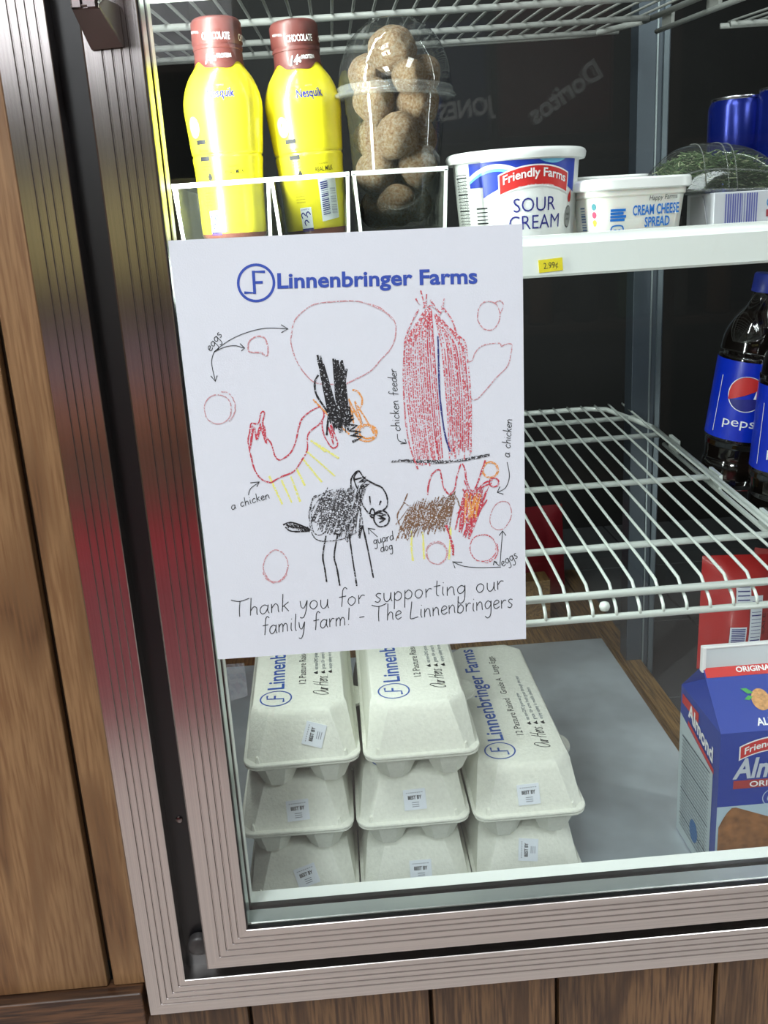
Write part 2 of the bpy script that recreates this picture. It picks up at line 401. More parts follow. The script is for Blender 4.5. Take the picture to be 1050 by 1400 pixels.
M['red'] = mat('red print', (206, 46, 44), .45)
M['royal'] = mat('royal blue print', (38, 64, 178), .4)
M['sky'] = mat('sky blue print', (120, 196, 232), .4)
M['tub'] = mat('white tub plastic', (240, 242, 240), .32, coat=.3)
M['clearcup'] = clear_mat('clear cup plastic', (.985, .99, .985), 1.75, .03, .015)
M['clearrim'] = clear_mat('clear rim plastic', (.96, .97, .96), 1.5, .08, .14, (210, 214, 210))
M['clearbin'] = clear_mat('clear bin plastic', (.985, .99, .985), 1.4, .03, .004, (225, 235, 225))
M['frostbin'] = clear_mat('frosted bin plastic', (.97, .98, .95), 1.3, .2, .12, (226, 232, 216))
def donut_mat():
    m = mat('cinnamon sugar', (206, 164, 112), .9, bump=1, bscale=45)
    nt = m.node_tree; b = nt.nodes['Principled BSDF']; tc = [n for n in nt.nodes if n.type == 'TEX_COORD'][0]
    n = nt.nodes.new('ShaderNodeTexNoise'); n.inputs['Scale'].default_value = 7; n.inputs['Detail'].default_value = 9; n.inputs['Roughness'].default_value = .75
    r = nt.nodes.new('ShaderNodeValToRGB'); e = r.color_ramp.elements
    e[0].position = .36; e[0].color = (*lin((186, 134, 92)), 1); e[1].position = .62; e[1].color = (*lin((250, 232, 204)), 1)
    x = e.new(.48); x.color = (*lin((230, 190, 144)), 1)
    nt.links.new(tc.outputs['Object'], n.inputs['Vector']); nt.links.new(n.outputs['Fac'], r.inputs['Fac']); nt.links.new(r.outputs[0], b.inputs['Base Color'])
    return m
M['donut'] = donut_mat()

# ================================================================== SETTING
# --- room around the photographer (reflected in the metal and the glass)
o = obj('floor', MB().box(-2.6, 2.6, -3.2, -.0, -1.0, -.95), mat('beige floor', (234, 224, 218), .35)); o['kind'] = 'structure'
o = obj('ceiling', MB().box(-2.6, 2.6, -3.2, .0, 1.62, 1.66), mat('white ceiling', (210, 208, 210), .9)); o['kind'] = 'structure'
rw = mat('tan wall', (128, 104, 84), .8)
o = obj('wall_rear', MB().box(-2.6, 2.6, -3.25, -3.2, -.95, .55), rw); o['kind'] = 'structure'
o = obj('wall_rear_upper', MB().box(-2.6, 2.6, -3.26, -3.21, .55, 1.62), mat('pale wall', (214, 212, 214), .8)); o['kind'] = 'structure'
o = obj('wall_west', MB().box(-2.65, -2.6, -3.2, 0, -.95, 1.62), rw); o['kind'] = 'structure'
o = obj('wall_east', MB().box(2.6, 2.65, -3.2, 0, -.95, 1.62), rw); o['kind'] = 'structure'

# --- panelled wall round the cooler, board by board
wl = struct('wall_left')
obj('backing', MB().box(-2.6, -.178, .022, .03, -.40, 1.62), M['groove'], wl)
xs = [-.2225 - .1016 * k for k in range(0, 23)]
edges = [-.180] + xs
for a, b in zip(edges[1:], edges[:-1]):
    obj('plank', MB().box(a + .0022, b - .0022, .012, .022, -.4165, 1.62), M['wood_up'], wl, bevel=.0012, seg=1)
lw = struct('wall_lower')
obj('backing', MB().box(-2.6, 2.6, .026, .034, -.95, -.43), M['groove'], lw)
gx = [-2.6] + [-.118 - .127 * k for k in range(19, -1, -1)] + [.0285, .1324] + [.265 + .118 * k for k in range(20)]
for a, b in zip(gx[:-1], gx[1:]):
    if b - a > .01:
        obj('plank', MB().box(a + .0014, b - .0014, .016, .026, -.95, -.4455 if a > -.21 else -.452), M['wood_low'], lw, bevel=.001, seg=1)
o = obj('trim_2', MB().box(-2.6, -.197, .002, .022, -.452, -.417), M['wood_trim'], bevel=.002); o['kind'] = 'structure'

# --- ribbed aluminium members, mitred at the corners
def member(prof, side, rect, flip=False):
    """prof: (distance in from the outer edge, y); rect x0,x1,z0,z1 outer edges"""
    x0, x1, z0, z1 = rect; A = []; B = []
    for s, y in prof:
        if side == 'left': A.append((x0 + s, y, z0 + s)); B.append((x0 + s, y, z1 - s))
        if side == 'right': A.append((x1 - s, y, z0 + s)); B.append((x1 - s, y, z1 - s))
        if side == 'bottom': A.append((x0 + s, y, z0 + s)); B.append((x1 - s, y, z0 + s))
        if side == 'top': A.append((x0 + s, y, z1 - s)); B.append((x1 - s, y, z1 - s))
    return MB().loft([A, B])
def rib_profile(width, face, back, grooves, lip=.0018):
    p = [(0, back), (0, face + .0012), (.0012, face)]
    for g, kind in grooves:
        s = g * width
        p += [(s - .0007, face), (s - .0002, face + .0011), (s + .0002, face + .0011), (s + .0007, face)]
    p += [(width - .0005, face), (width, face + .0005), (width, back)]
    return p
OUT = (-.194, .69, -.4405, 1.2); DOOR = (-.1435, .64, -.397, 1.15)
fr = struct('trim_1')
pf = rib_profile(.0315, .003, .03, [(g, 0) for g in (.34, .50, .66, .83)])
for s, n in (('left', 'upright'), ('right', 'upright'), ('bottom', 'sill_rail'), ('top', 'head_rail')):
    obj(n, member(pf, s, OUT), M['alu_z'] if n == 'upright' else M['alu_x'], fr)
# black recess between frame and door
gk = struct('trim_3')
for s in ('left', 'right', 'bottom', 'top'):
    obj('gasket', member([(.031, .03), (.031, .018), (.060, .018), (.060, .03)], s, OUT), M['rubber'], gk)
obj('screw', MB().lathe([(0, .0028), (.0008, .0026), (.0012, .0018)], 14), M['chrome'], gk, loc=(-.1535, .0178, -.275), rot=(PI / 2, 0, 0), smooth=.8)
obj('gasket_corner', MB().lathe([(0, .0085), (.006, .0085), (.0075, .007)], 20), mat('worn rubber', (48, 46, 46), .4, bump=.3, bscale=300), gk, loc=(-.1505, .0165, -.385), rot=(PI / 2, 0, 0), smooth=.8)

dr = struct('door_1')
pd = rib_profile(.0335, -.002, .019, [(g, 0) for g in (.33, .50, .66, .80)])
for s, n in (('left', 'stile'), ('right', 'stile'), ('bottom', 'rail'), ('top', 'rail')):
    obj(n, member(pd, s, DOOR), M['alu_z'] if n == 'stile' else M['alu_x'], dr)
gx0, gx1, gz0, gz1 = DOOR[0] + .0335, DOOR[1] - .0335, DOOR[2] + .0335, DOOR[3] - .0335
def ring(d0, d1, y0, y1, m, name, inner=0.0):
    R = (gx0, gx1, gz0, gz1)
    for s in ('left', 'right', 'bottom', 'top'):
        obj(name, member([(d0, y0), (d1, y0), (d1, y1), (d0, y1)], s, R), m, dr)
ring(-.002, .0010, -.0012, .0028, M['rubber'], 'glazing_bead')
ring(-.012, .0006, .0056, .0195, M['spacer'], 'spacer_bar')
ring(-.012, .0012, .0225, .0272, M['rubber'], 'inner_seal')
ring(-.012, .0010, .0275, .0405, M['white_pl'], 'inner_flange')
obj('outer_pane', MB().box(gx0 - .006, gx1 + .006, .0030, .0055, gz0 - .006, gz1 + .006), M['glass'], dr)
obj('inner_pane', MB().box(gx0 - .006, gx1 + .006, .0196, .0222, gz0 - .006, gz1 + .006), M['glass_in'], dr)
# handle: channel bar with a raked foot
hb = MB().loft([[(-.1345, -.056, z), (-.1335, -.058, z), (-.1295, -.058, z), (-.1290, -.055, z), (-.1265, -.055, z), (-.1260, -.058, z), (-.1220, -.058, z), (-.1208, -.056, z), (-.1208, -.041, z), (-.1345, -.041, z)] for z in (.2575, .9)])
h = obj('handle', hb, M['chrome'], dr, smooth=.5)
ft = MB().loft([[(-.1350, -.0575, .2585), (-.1205, -.0575, .2585), (-.1205, -.036, .266), (-.1350, -.036, .266)],
                [(-.1385, -.003, .2465), (-.1195, -.003, .2475), (-.1195, -.003, .2700), (-.1385, -.003, .2690)]])
obj('handle_foot', ft, mat('grey handle foot', (104, 92, 88), .45, .3), h, bevel=.001)

# --- inside of the case
cs = struct('wall_back')
obj('panel', MB().box(-.24, 1.6, 1.35, 1.37, -.55, 1.2), M['dark'], cs)
o = obj('wall_inner', MB().box(-.25, -.235, .03, 1.35, -.55, 1.2), M['dark']); o['kind'] = 'structure'
o = obj('wall_far', MB().box(1.6, 1.615, .03, 1.35, -.55, 1.2), M['dark']); o['kind'] = 'structure'
o = obj('ceiling_inner', MB().box(-.25, 1.615, .03, 1.37, 1.2, 1.22), M['dark']); o['kind'] = 'structure'
o = obj('floor_inner', MB().box(-.25, 1.615, .034, 1.37, -.56, -.545), M['case_floor']); o['kind'] = 'structure'
o = obj('wall_front_inner', MB().box(.70, 1.615, .031, .05, -.545, 1.2), M['dark']); o['kind'] = 'structure'
cf = struct('trim_4')       # long floor tiles of the case
for i in range(5):
    for j in range(5):
        obj('tile', MB().box(.405 + i * .15, .552 + i * .15, .05 + j * .26, .307 + j * .26, -.545, -.515), mat('grey tile', (84, 86, 88), .5) if (i, j) == (0, 0) else bpy.data.materials['grey tile'], cf, bevel=.0015, seg=1)
# lamp housing
tl = thing('lamp_strip', 'slim white lamp strip hidden behind the left door stile', 'lamp', (-.149, .066, 0))
obj('housing', MB().box(-.014, .002, -.014, .02, -.5, .98), M['white_pl'], tl)
# rear post with a bright edge
ps = thing('shelf_post', 'slate grey upright post behind the wire shelf, with a bright edge strip', 'post', (.378, .62, -.545))
obj('channel', MB().loft([[(0, 0, z), (.040, 0, z), (.040, .03, z), (0, .03, z)] for z in (0, 1.7)]), M['dark2'], ps, bevel=.001, seg=1)
obj('edge_strip', MB().box(.0225, .0245, -.0015, 0, 0, 1.7), mat('bright edge', (140, 150, 152), .3, .6), ps)
obj('edge_strip', MB().box(.031, .037, -.003, 0, 0, 1.7), mat('slate edge', (96, 106, 112), .35, .5), ps)
# sheet metal deck and wood
sh = tag(obj('metal_sheet', MB().box(-.21, .365, .045, .70, -.4805, -.4775), M['sheetmetal'], bevel=.0006, seg=1), 'flat grey galvanised sheet that the egg cartons stand on', 'metal sheet')
bs = thing('plywood_base', 'brown plywood base under the grey metal sheet', 'plywood', (0, 0, 0))
obj('board', MB().box(-.22, .372, .045, 1.0, -.545, -.481), M['plank'], bs)
st = tag(obj('wood_strip', MB().box(.3735, .400, .06, 1.0, -.545, -.478), M['plank'], bevel=.001, seg=1), 'narrow raw wood strip running back beside the metal sheet', 'wood strip')
obj('wood_block', MB().box(.10, .30, .76, .80, -.481, -.40), M['plank'], None, bevel=.001)
tag(bpy.data.objects['wood_block'], 'brown wood block standing behind the metal sheet', 'wood block')

# ================================================================== WIRE SHELVES
def wire_shelf(label, loc, rot, i0, n, bars, depth, sp=.0192, m=None, low=True):
    m = m or M['wire']
    t = thing('wire_shelf', label, 'shelf', loc, rot)
    x0 = i0 * sp; x1 = (i0 + n - 1) * sp
    wr = MB().tube([(0, -.0095, -.0150), (0, -.0078, -.0095), (0, -.003, -.0060), (0, .004, -.0035), (0, .014, .0030), (0, .05, .0042), (0, depth - .02, .0042), (0, depth, .0042)][0 if low else 4:], .0014, 8)
    first = None
    for k in range(n):
        if first is None: o = obj('wire', wr, m, t, loc=(x0, 0, 0), smooth=3.2); first = o
        else:
            o = first.copy(); sc.collection.objects.link(o); o.parent = t; o.location = (x0 + k * sp, 0, 0)
    obj('front_rail', MB().tube([(x0 - .01, 0, 0), (x1 + .012, 0, 0)], .0033, 10), m, t, smooth=3.2)
    if low: obj('lower_rail', MB().tube([(x0 - .01, -.0085, -.0165), (x1 + .012, -.0085, -.0165)], .0030, 10), m, t, smooth=3.2)
    for b in bars:
        obj('crossbar', MB().tube([(x0 - .005, b, 0), (x1 + .004, b, 0)], .0032, 10), m, t, smooth=3.2)
    # back rail with rounded corner and side rails
    obj('back_rail', MB().tube([(x0 - .01, depth, 0), (x1 - .05, depth, 0), (x1 - .025, depth - .01, 0), (x1 - .005, depth - .07, 0), (x1 + .006, depth - .11, 0)], .0034, 10), m, t, smooth=3.2)
    obj('side_rail', MB().tube([(x1 + .010, -.006, 0), (x1 + .008, depth - .11, 0)], .0030, 10), m, t, smooth=3.2)
    obj('side_rail', MB().tube([(x1 + .0125, .05, -.014), (x1 + .0125, depth - .14, -.014)], .0026, 10), m, t, smooth=3.2)
    for y in (.12, .25, .38):
        obj('side_clip', MB().box(x1 + .0115, x1 + .0150, y, y + .03, -.016, .004), m, t)
    return t
mid = wire_shelf('middle white wire shelf, empty, beside the paper sign', (.1423, .10, -.1541), (.0668, -.0099, -.0132), -17, 30, (.0943, .2598, .4248, .51), .57)
for b, n in ((.133, 1),):
    obj('weld_knob', MB().lathe([(-.004, .001), (-.003, .0035), (0, .0045), (.003, .0035), (.004, .001)], 14), M['wire'], mid, loc=(.049, -.0045, -.0085), smooth=3.2)
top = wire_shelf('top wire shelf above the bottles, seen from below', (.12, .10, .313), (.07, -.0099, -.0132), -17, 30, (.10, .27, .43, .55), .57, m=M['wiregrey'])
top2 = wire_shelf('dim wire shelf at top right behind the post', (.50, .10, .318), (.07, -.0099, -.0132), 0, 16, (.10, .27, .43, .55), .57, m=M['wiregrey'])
up = wire_shelf('wire shelf holding the bottles and tubs, behind the white price rail', (.12, .118, .1075), (0, 0, 0), -17, 33, (.1, .26, .42), .50, low=False)

# price rail
prl = thing('price_rail', 'long white plastic price rail on the shelf front under the tubs', 'price rail', (.12, .0985, .1148), (0, -.004, 0))
pp = [(0, -.0142), (-.0035, -.0150), (-.0065, -.0132), (-.0066, .0075), (-.0045, .0100), (-.0040, .0142), (-.0005, .0146), (.0, .0125), (.0055, .0125), (.0055, .0105), (-.0010, .0105), (-.0010, -.0132)]
obj('rail_strip', MB().loft([[(x, a, b) for a, b in pp] for x in (-.33, .55)]), M['white_pl'], prl, smooth=.6)
tg = thing('price_sticker', 'small yellow price sticker reading 2.99 on the white rail', 'sticker', (.1395, .0917, .1035), (0, -.06, 0))
obj('label_paper', MB().box(-.0003, .0172, -.0003, 0, -.0002, .0088), mat('yellow sticker', (232, 214, 46), .5), tg)
mp = lambda u, v: (u, -.00045, v)
obj('price_digits', text(MB(), mp, '2.99¢', .0032, .0022, .0105, .0042, bold=.0), M['dark_ink'], tg)

# ================================================================== PAPER SIGN
pc = [on_plane(*p) for p in ((230, 329), (714, 306), (719, 873), (298, 901))]
sg = thing('paper_sign', 'white letter-size paper sign with crayon drawings taped to the glass door', 'sign', (0, -.0006, 0))
S = MB(); c = [(p.x, p.z) for p in pc]
S.add([(x, y, z) for y in (0, .0009) for x, z in c], [(0, 1, 2, 3), (7, 6, 5, 4), (0, 4, 5, 1), (1, 5, 6, 2), (2, 6, 7, 3), (3, 7, 4, 0)])
obj('paper_sheet', S, M['paper'], sg)
def PP(px, py, lift=.00025):
    p = on_plane(px, py); return (p.x, -lift, p.z)
PX = 1 / 2060.0        # metres per photo pixel on the sign
def L1(px, py): return PP(px, py, .0002)
def L2(px, py): return PP(px, py, .0003)
def L3(px, py): return PP(px, py, .0004)
def px_text(mb, s, a, b, cap, bold=0):
    """lettering between two photo pixels a->b, cap height in pixels (y down)"""
    dx, dy = b[0] - a[0], b[1] - a[1]; ln = math.hypot(dx, dy); ang = math.atan2(-dy, dx)
    return text(mb, lambda u, v: L2(u, -v), s, a[0], -a[1], ln, cap, ang, bold)
def px_hand(mb, s, a, b, xh, wd=1.3, shear=.1):
    dx, dy = b[0] - a[0], b[1] - a[1]; ln = math.hypot(dx, dy); ang = math.atan2(-dy, dx)
    return hand(mb, lambda u, v: L2(u, -v), s, a[0], -a[1], ln, xh, wd, ang, shear)
def crop(ox, oy, s, pts): return [(ox + x / s, oy + y / s) for x, y in pts]
cA = lambda *p: crop(230, 310, 4.2, p)
cB = lambda *p: crop(470, 310, 4.2, p)
cC = lambda *p: crop(260, 540, 3.8875, p)
cD = lambda *p: crop(480, 540, 3.8875, p)
# printed heading
lg = MB(); lg.disc(L1, 350.2, 386.7, 26.2, 26.6, 48, r0=3.6)
lg.ribbon(L2, cA((556, 258), (489, 258), (497, 378), (437, 378)), 3.7, smooth=False)
lg.ribbon(L2, cA((489, 252), (497, 385)), 3.9, smooth=False, c0=.00005); lg.ribbon(L2, cA((494, 320), (543, 318)), 3.7, smooth=False)
obj('farm_logo', lg, M['blue_print'], sg)
obj('farm_lettering', px_text(MB(), 'Linnenbringer Farms', (379.5, 393.8), (652.5, 386.8), 19.6, .028), M['blue_print'], sg)
# handwriting
hw = MB(); px_hand(hw, 'Thank you for supporting our', (318, 843), (688, 805.5), 12, 1.05, .12)
obj('handwritten_line', hw, M['dark_ink'], sg); hw = MB(); px_hand(hw, 'family farm! - The Linnenbringers', (359, 867), (701, 829), 11.5, 1.05, .12)
obj('handwritten_line', hw, M['dark_ink'], sg)
obj('handwritten_caption', px_hand(MB(), 'eggs', (288, 480.5), (304.5, 458), 6.6, .95), M['dark_ink'], sg)
obj('handwritten_caption', px_hand(MB(), 'a chicken', (317, 696.5), (369, 680.5), 5.8, .95), M['dark_ink'], sg)
obj('handwritten_caption', px_hand(MB(), 'chicken feeder', (547, 589), (541.5, 504), 6.2, .95), M['dark_ink'], sg)
obj('handwritten_caption', px_hand(MB(), 'a chicken', (696.5, 625), (700, 573), 6.0, .95), M['dark_ink'], sg)
obj('handwritten_caption', px_hand(MB(), 'guard', (511, 744), (538.5, 737), 6.0, .95), M['dark_ink'], sg)
obj('handwritten_caption', px_hand(MB(), 'dog', (520.5, 754), (537, 750), 6.0, .95), M['dark_ink'], sg)
obj('handwritten_caption', px_hand(MB(), 'eggs', (687, 774.5), (708, 761), 6.6, .95), M['dark_ink'], sg)
def arrow(pts, hd):
    obj('ink_arrow', MB().ribbon(L2, pts, .95).ribbon(L2, hd, 1.2, smooth=False), M['dark_ink'], sg)
arrow(cA((265, 715), (350, 652), (450, 607), (560, 582), (685, 585)), cA((648, 562), (688, 585), (650, 607)))
arrow(cA((265, 718), (325, 690), (385, 682), (438, 697)), cA((413, 670), (440, 696), (420, 712)))
arrow(cA((265, 715), (250, 780), (272, 886)), cA((245, 855), (272, 887), (282, 853)))
arrow(cC((310, 530), (322, 495), (368, 462)), cC((320, 465), (369, 460), (355, 485)))
arrow(cD((245, 205), (252, 240), (292, 255)), cD((262, 258), (294, 256), (285, 232)))
arrow(cD((828, 355), (840, 430), (820, 490), (778, 515)), cD((790, 485), (775, 516), (808, 525)))
arrow(cD((140, 752), (90, 706)), cD((95, 738), (90, 706), (128, 712)))
arrow(cD((795, 912), (690, 915), (600, 908), (540, 885)), cD((552, 918), (538, 884), (590, 888)))
arrow(cD((790, 908), (796, 820), (804, 722)), cD((786, 745), (804, 720), (822, 745)))
arrow(cD((785, 905), (760, 882)), cD((755, 902), (760, 880), (775, 888)))
# crayons
K = {n: crayon_mat('crayon ' + n, c, cover=cv) for n, c, cv in (
    ('pink', (196, 140, 146), .52), ('red', (190, 58, 74), .54), ('brick', (196, 84, 94), .475), ('black', (22, 22, 26), .60), ('grey', (56, 56, 60), .50),
    ('brown', (120, 88, 62), .53), ('yellow', (226, 226, 120), .55), ('orange', (222, 150, 74), .55), ('blue', (46, 50, 120), .60), ('faint', (188, 172, 176), .50))}
def draw(name, strokes, m, wd, lift=L1, jit=.25, label=None):
    mb = MB()
    for k, s in enumerate(strokes):
        z_ = isinstance(s, Zig); pts = s
        if z_:                                   # resample the zig-zag so that its turns stay sharp
            pts = []
            for a, b in zip(s[:-1], s[1:]):
                m_ = ((a[0] + b[0]) / 2 + random.uniform(-.6, .6), (a[1] + b[1]) / 2 + random.uniform(-.6, .6)); pts += [a, m_]
            pts.append(s[-1])
        mb.ribbon(lift, pts, wd, smooth=not z_, jit=jit, climb=.0000012, c0=.000012 * k)
    o = obj(name, mb, K[m], sg)
    if label: o['label'] = label
    return o
def ell(cx, cy, rx, ry, ang=0, a0=0, a1=2 * PI + .3, n=16, j=.03):
    out = []
    for i in range(n + 1):
        a = a0 + (a1 - a0) * i / n; k = 1 + random.uniform(-j, j)
        x = rx * k * math.cos(a); y = ry * k * math.sin(a)
        out.append((cx + x * math.cos(ang) - y * math.sin(ang), cy + x * math.sin(ang) + y * math.cos(ang)))
    return out
class Zig(list): pass
def zig(a0, a1, b0, b1, n, j=1.5):
    """zig-zag fill between edge a0->a1 and edge b0->b1"""
    out = Zig()
    for i in range(n + 1):
        t = i / n
        p, q = (a0, a1) if i % 2 == 0 else (b0, b1)
        out.append((p[0] + (q[0] - p[0]) * t + random.uniform(-j, j), p[1] + (q[1] - p[1]) * t + random.uniform(-j, j)))
    return out
draw('egg_drawing', [[(398, 462), (402, 440), (415, 425), (430, 416), (455, 412.5), (490, 412), (520, 423), (538, 437), (541, 455), (535, 475), (520, 492), (505, 508), (472, 525)],
                     [(472, 525), (435, 524), (418, 512), (405, 492), (398, 470), (398, 458)], [(495, 413), (520, 421), (537, 437)]], 'pink', 1.6, label='largest faint pink crayon egg outline')
draw('egg_drawing', [cA((460, 695), (462, 668), (478, 645), (515, 628), (555, 640), (572, 690), (570, 738), (545, 730), (535, 722), (470, 718), (458, 690))], 'pink', 2.0)
draw('egg_drawing', [ell(298, 559, 18.5, 20), ell(303, 557, 19, 22, 0, -1.6, 1.0)], 'pink', 1.4)
draw('egg_drawing', [ell(668, 431.5, 15.5, 20), [(675, 415), (683, 411), (688, 417), (684, 428)]], 'pink', 1.5)
draw('egg_drawing', [cB((700, 775), (735, 768), (755, 720), (800, 680), (890, 668), (903, 686), (925, 675), (962, 675), (958, 730), (938, 800), (870, 870), (820, 930), (760, 990), (720, 978), (690, 935))], 'pink', 1.5)
draw('egg_drawing', [ell(377, 773, 16.5, 21.5, .1), ell(377, 776, 17.5, 20, .3, .2, 2.6)], 'pink', 1.6)
draw('egg_drawing', [ell(597, 755.5, 15, 15.5), ell(597, 756, 13.5, 14.5)], 'pink', 1.3)
draw('egg_drawing', [ell(660, 749, 18, 18.5), ell(663, 751, 17.5, 17.5, 0, -.5, 1.6)], 'brick', 1.6)
draw('egg_drawing', [ell(684.5, 704.6, 14, 20, .35)], 'pink', 1.2)
draw('egg_drawing', [ell(670, 642, 11, 11), ell(670, 642, 9.5, 10)], 'orange', 1.5, label='orange crayon egg outline')
# first chicken
draw('chicken_drawing', [cC((315, 285), (308, 240), (318, 190), (325, 150), (362, 150), (378, 92), (396, 95), (385, 140)),
    cC((385, 140), (395, 210), (430, 255), (450, 320), (478, 343), (530, 310), (560, 250), (575, 180), (595, 125), (640, 85), (690, 60)),
    cC((690, 60), (712, 100), (690, 150), (628, 205), (622, 290), (590, 350), (550, 405), (480, 435), (430, 465)),
    cC((430, 465), (385, 450), (345, 400), (320, 310), (316, 285)),
    cC((320, 285), (330, 160), (322, 270), (340, 170), (355, 240), (375, 150), (352, 235), (390, 160), (405, 260), (380, 180)),
    cC((700, 130), (705, 190), (725, 240), (757, 280), (783, 262), (768, 210), (745, 150), (760, 230), (735, 170), (762, 260))], 'red', 2.0, label='red crayon chicken outline with comb')
draw('crayon_legs', [cC(a, b) for a, b in (((420, 430), (490, 580)), ((485, 450), (540, 570)), ((535, 430), (585, 565)), ((565, 390), (610, 480)), ((600, 340), (700, 462)), ((622, 300), (770, 430)), ((650, 245), (790, 335)), ((640, 240), (720, 300)))], 'yellow', 2.6)
draw('crayon_scribble', [zig((470, 540), (488, 552), (478, 575), (512, 592), 5), ell(482, 548, 13, 15, 0, -1.6, 2.2), ell(503, 590, 12, 9), cA((832, 990), (870, 1030), (950, 1110), (1040, 1190)), ell(500, 592, 14, 11, .3)], 'orange', 2.4)
draw('black_scribble', [zig((433, 486), (441, 494), (448, 572), (464, 590), 9, 2), zig((434, 492), (443, 500), (452, 560), (468, 584), 8, 2), zig((456, 492), (466, 494), (460, 572), (478, 586), 10, 2), zig((458, 500), (468, 500), (468, 580), (480, 588), 8, 2), zig((444, 530), (466, 534), (456, 590), (476, 590), 10, 3), [(474, 504), (471, 520), (466, 545)],
    zig((462, 560), (482, 603), (476, 556), (498, 600), 12, 2), cA((862, 850), (842, 890), (850, 960), (900, 1040), (950, 1120)), cA((925, 1060), (915, 1130), (910, 1195)), cA((1040, 1030), (1045, 1100)), [(434, 485), (444, 530), (456, 580)], [(438, 486), (450, 540), (466, 585)], [(461, 492), (465, 540), (470, 580)], [(466, 494), (468, 540), (476, 588)], [(471, 506), (470, 540)]], 'black', 2.6, L2)
# guard dog
dog = [zig((424, 715), (478, 738), (440, 674), (500, 664), 62, 4), zig((427, 700), (486, 735), (446, 670), (497, 672), 44, 5), zig((434, 722), (470, 735), (452, 680), (488, 668), 30, 5), ell(440, 705, 14, 26, .2), ell(462, 700, 15, 30, .1)]
draw('dog_drawing', dog + [cC((760, 500), (690, 530), (650, 560), (632, 640), (650, 740), (700, 775), (800, 765), (870, 735), (915, 690), (900, 600), (880, 540)), ell(432, 695, 7, 18)], 'grey', 1.5, L1, label='black crayon guard dog body')
draw('dog_drawing', [zig((390, 715), (420, 720), (394, 720), (424, 727), 22, 1), [(387, 717), (400, 714), (424, 724), (400, 726), (390, 720)], zig((486, 655), (494, 668), (499, 650), (505, 664), 6, 1.5), cD((0, 500), (2, 440), (38, 402), (70, 440), (120, 470), (165, 492), (190, 540), (190, 590), (155, 618), (110, 635), (72, 600), (50, 550), (45, 500), (70, 480)),
    ell(521.5, 708.5, 10.5, 11), zig((514, 700), (518, 714), (526, 702), (528, 712), 6), ell(509, 701, 3, 6), cD((98, 535), (102, 580)), cD((158, 560), (150, 582)), cC((895, 400), (870, 440), (890, 500)), cD((60, 690), (45, 750)), cC((905, 690), (900, 760)),
    cC((722, 745), (705, 850), (715, 920), (725, 990)), cC((785, 735), (765, 850), (780, 920), (795, 1010)), cC((842, 720), (860, 850), (885, 1012)), cD((60, 690), (85, 800), (118, 968))], 'black', 2.0, L2, label='black crayon dog outline with legs, tail and muzzle')
# chicken feeder
fd = []; fd2 = []
for i in range(30):
    t = i / 29
    if .50 < t < .60: continue
    xt = 575 + 30 * t; xm = 553 + 84 * t; xb = 570 + 72 * t
    yt = 418 + abs(t - .4) * 38 + random.uniform(-3, 3)
    ym = 480 + random.uniform(-8, 8); yb = 636 - 14 * t + random.uniform(-12, 6)
    (fd if random.random() < .62 else fd2).append([(xt, yt), (xm * .5 + xt * .5 - (1 - 2 * t) * 5, (yt + ym) / 2), (xm, ym), ((xm + xb) / 2 - (1 - 2 * t) * 4, 555), (xb, yb)])
fd += [[(572, 423), (560, 447), (552.5, 475), (552, 540), (558, 600), (571, 641)], [(603, 418), (618, 438), (626, 465), (635, 480), (634, 530), (641, 560), (644, 618)], [(578, 420), (590, 418), (602, 428)], [(575, 397), (581, 418), (583, 402)], [(607, 408), (604, 424), (600, 430)], [(588, 410), (594, 418)], [(568, 408), (574, 416)]]
draw('feeder_drawing', fd, 'brick', 2.0, L1, .3, label='red crayon chicken feeder strokes')
draw('feeder_drawing', fd2, 'red', 1.6, L2, .3)
draw('blue_stroke', [[(598.5, 459), (599.5, 500), (601, 540), (605, 575), (609, 597), (615, 617)]], 'blue', 2.2, L3)
draw('ground_line', [[(535, 630.5), (560, 629), (590, 630), (620, 630), (645, 627), (669, 621)], [(545, 629), (580, 631.5), (615, 631), (650, 624), (668, 622)]], 'grey', 2.6, L3, .5)
# second chicken
draw('chicken_drawing', [zig((545, 736), (606, 724), (560, 690), (624, 674), 56, 4), zig((544, 720), (612, 722), (556, 694), (622, 678), 50, 4), zig((548, 728), (600, 718), (575, 694), (624, 682), 30, 4),
    cD((300, 520), (278, 575), (245, 640), (262, 700)), cD((280, 570), (360, 615), (420, 590), (500, 548), (548, 530), (575, 590), (570, 650)), cD((250, 760), (265, 700), (300, 770), (310, 700))], 'brown', 1.6, L1, .3, label='brown crayon chicken body')
draw('crayon_legs', [cD((322, 720), (320, 800), (328, 880)), cD((380, 725), (384, 800), (388, 870)), cD((528, 700), (525, 790), (520, 872))], 'yellow', 2.8, L1)
draw('chicken_drawing', [cD((405, 530), (412, 470), (430, 420), (468, 395), (480, 440), (492, 490), (520, 525), (548, 500), (560, 440), (585, 362), (605, 400), (612, 450), (640, 510), (665, 480), (690, 410), (712, 345)),
    zig((624, 722), (642, 738), (634, 672), (668, 664), 22, 3), zig((628, 712), (650, 718), (640, 676), (664, 672), 20, 3), zig((626, 700), (640, 728), (650, 678), (668, 684), 14, 3), [(632, 668), (640, 676), (650, 672), (662, 664), (672, 660)], ell(675, 659, 6.5, 6), cD((600, 450), (640, 530), (700, 470), (750, 450)), cD((508, 690), (525, 760), (545, 850)), cD((500, 690), (540, 790), (540, 850))], 'red', 2.0, L2, .3, label='red crayon chicken wings and head')
draw('crayon_scribble', [zig((634, 716), (650, 704), (636, 674), (656, 672), 14, 3)], 'orange', 1.8, L3)
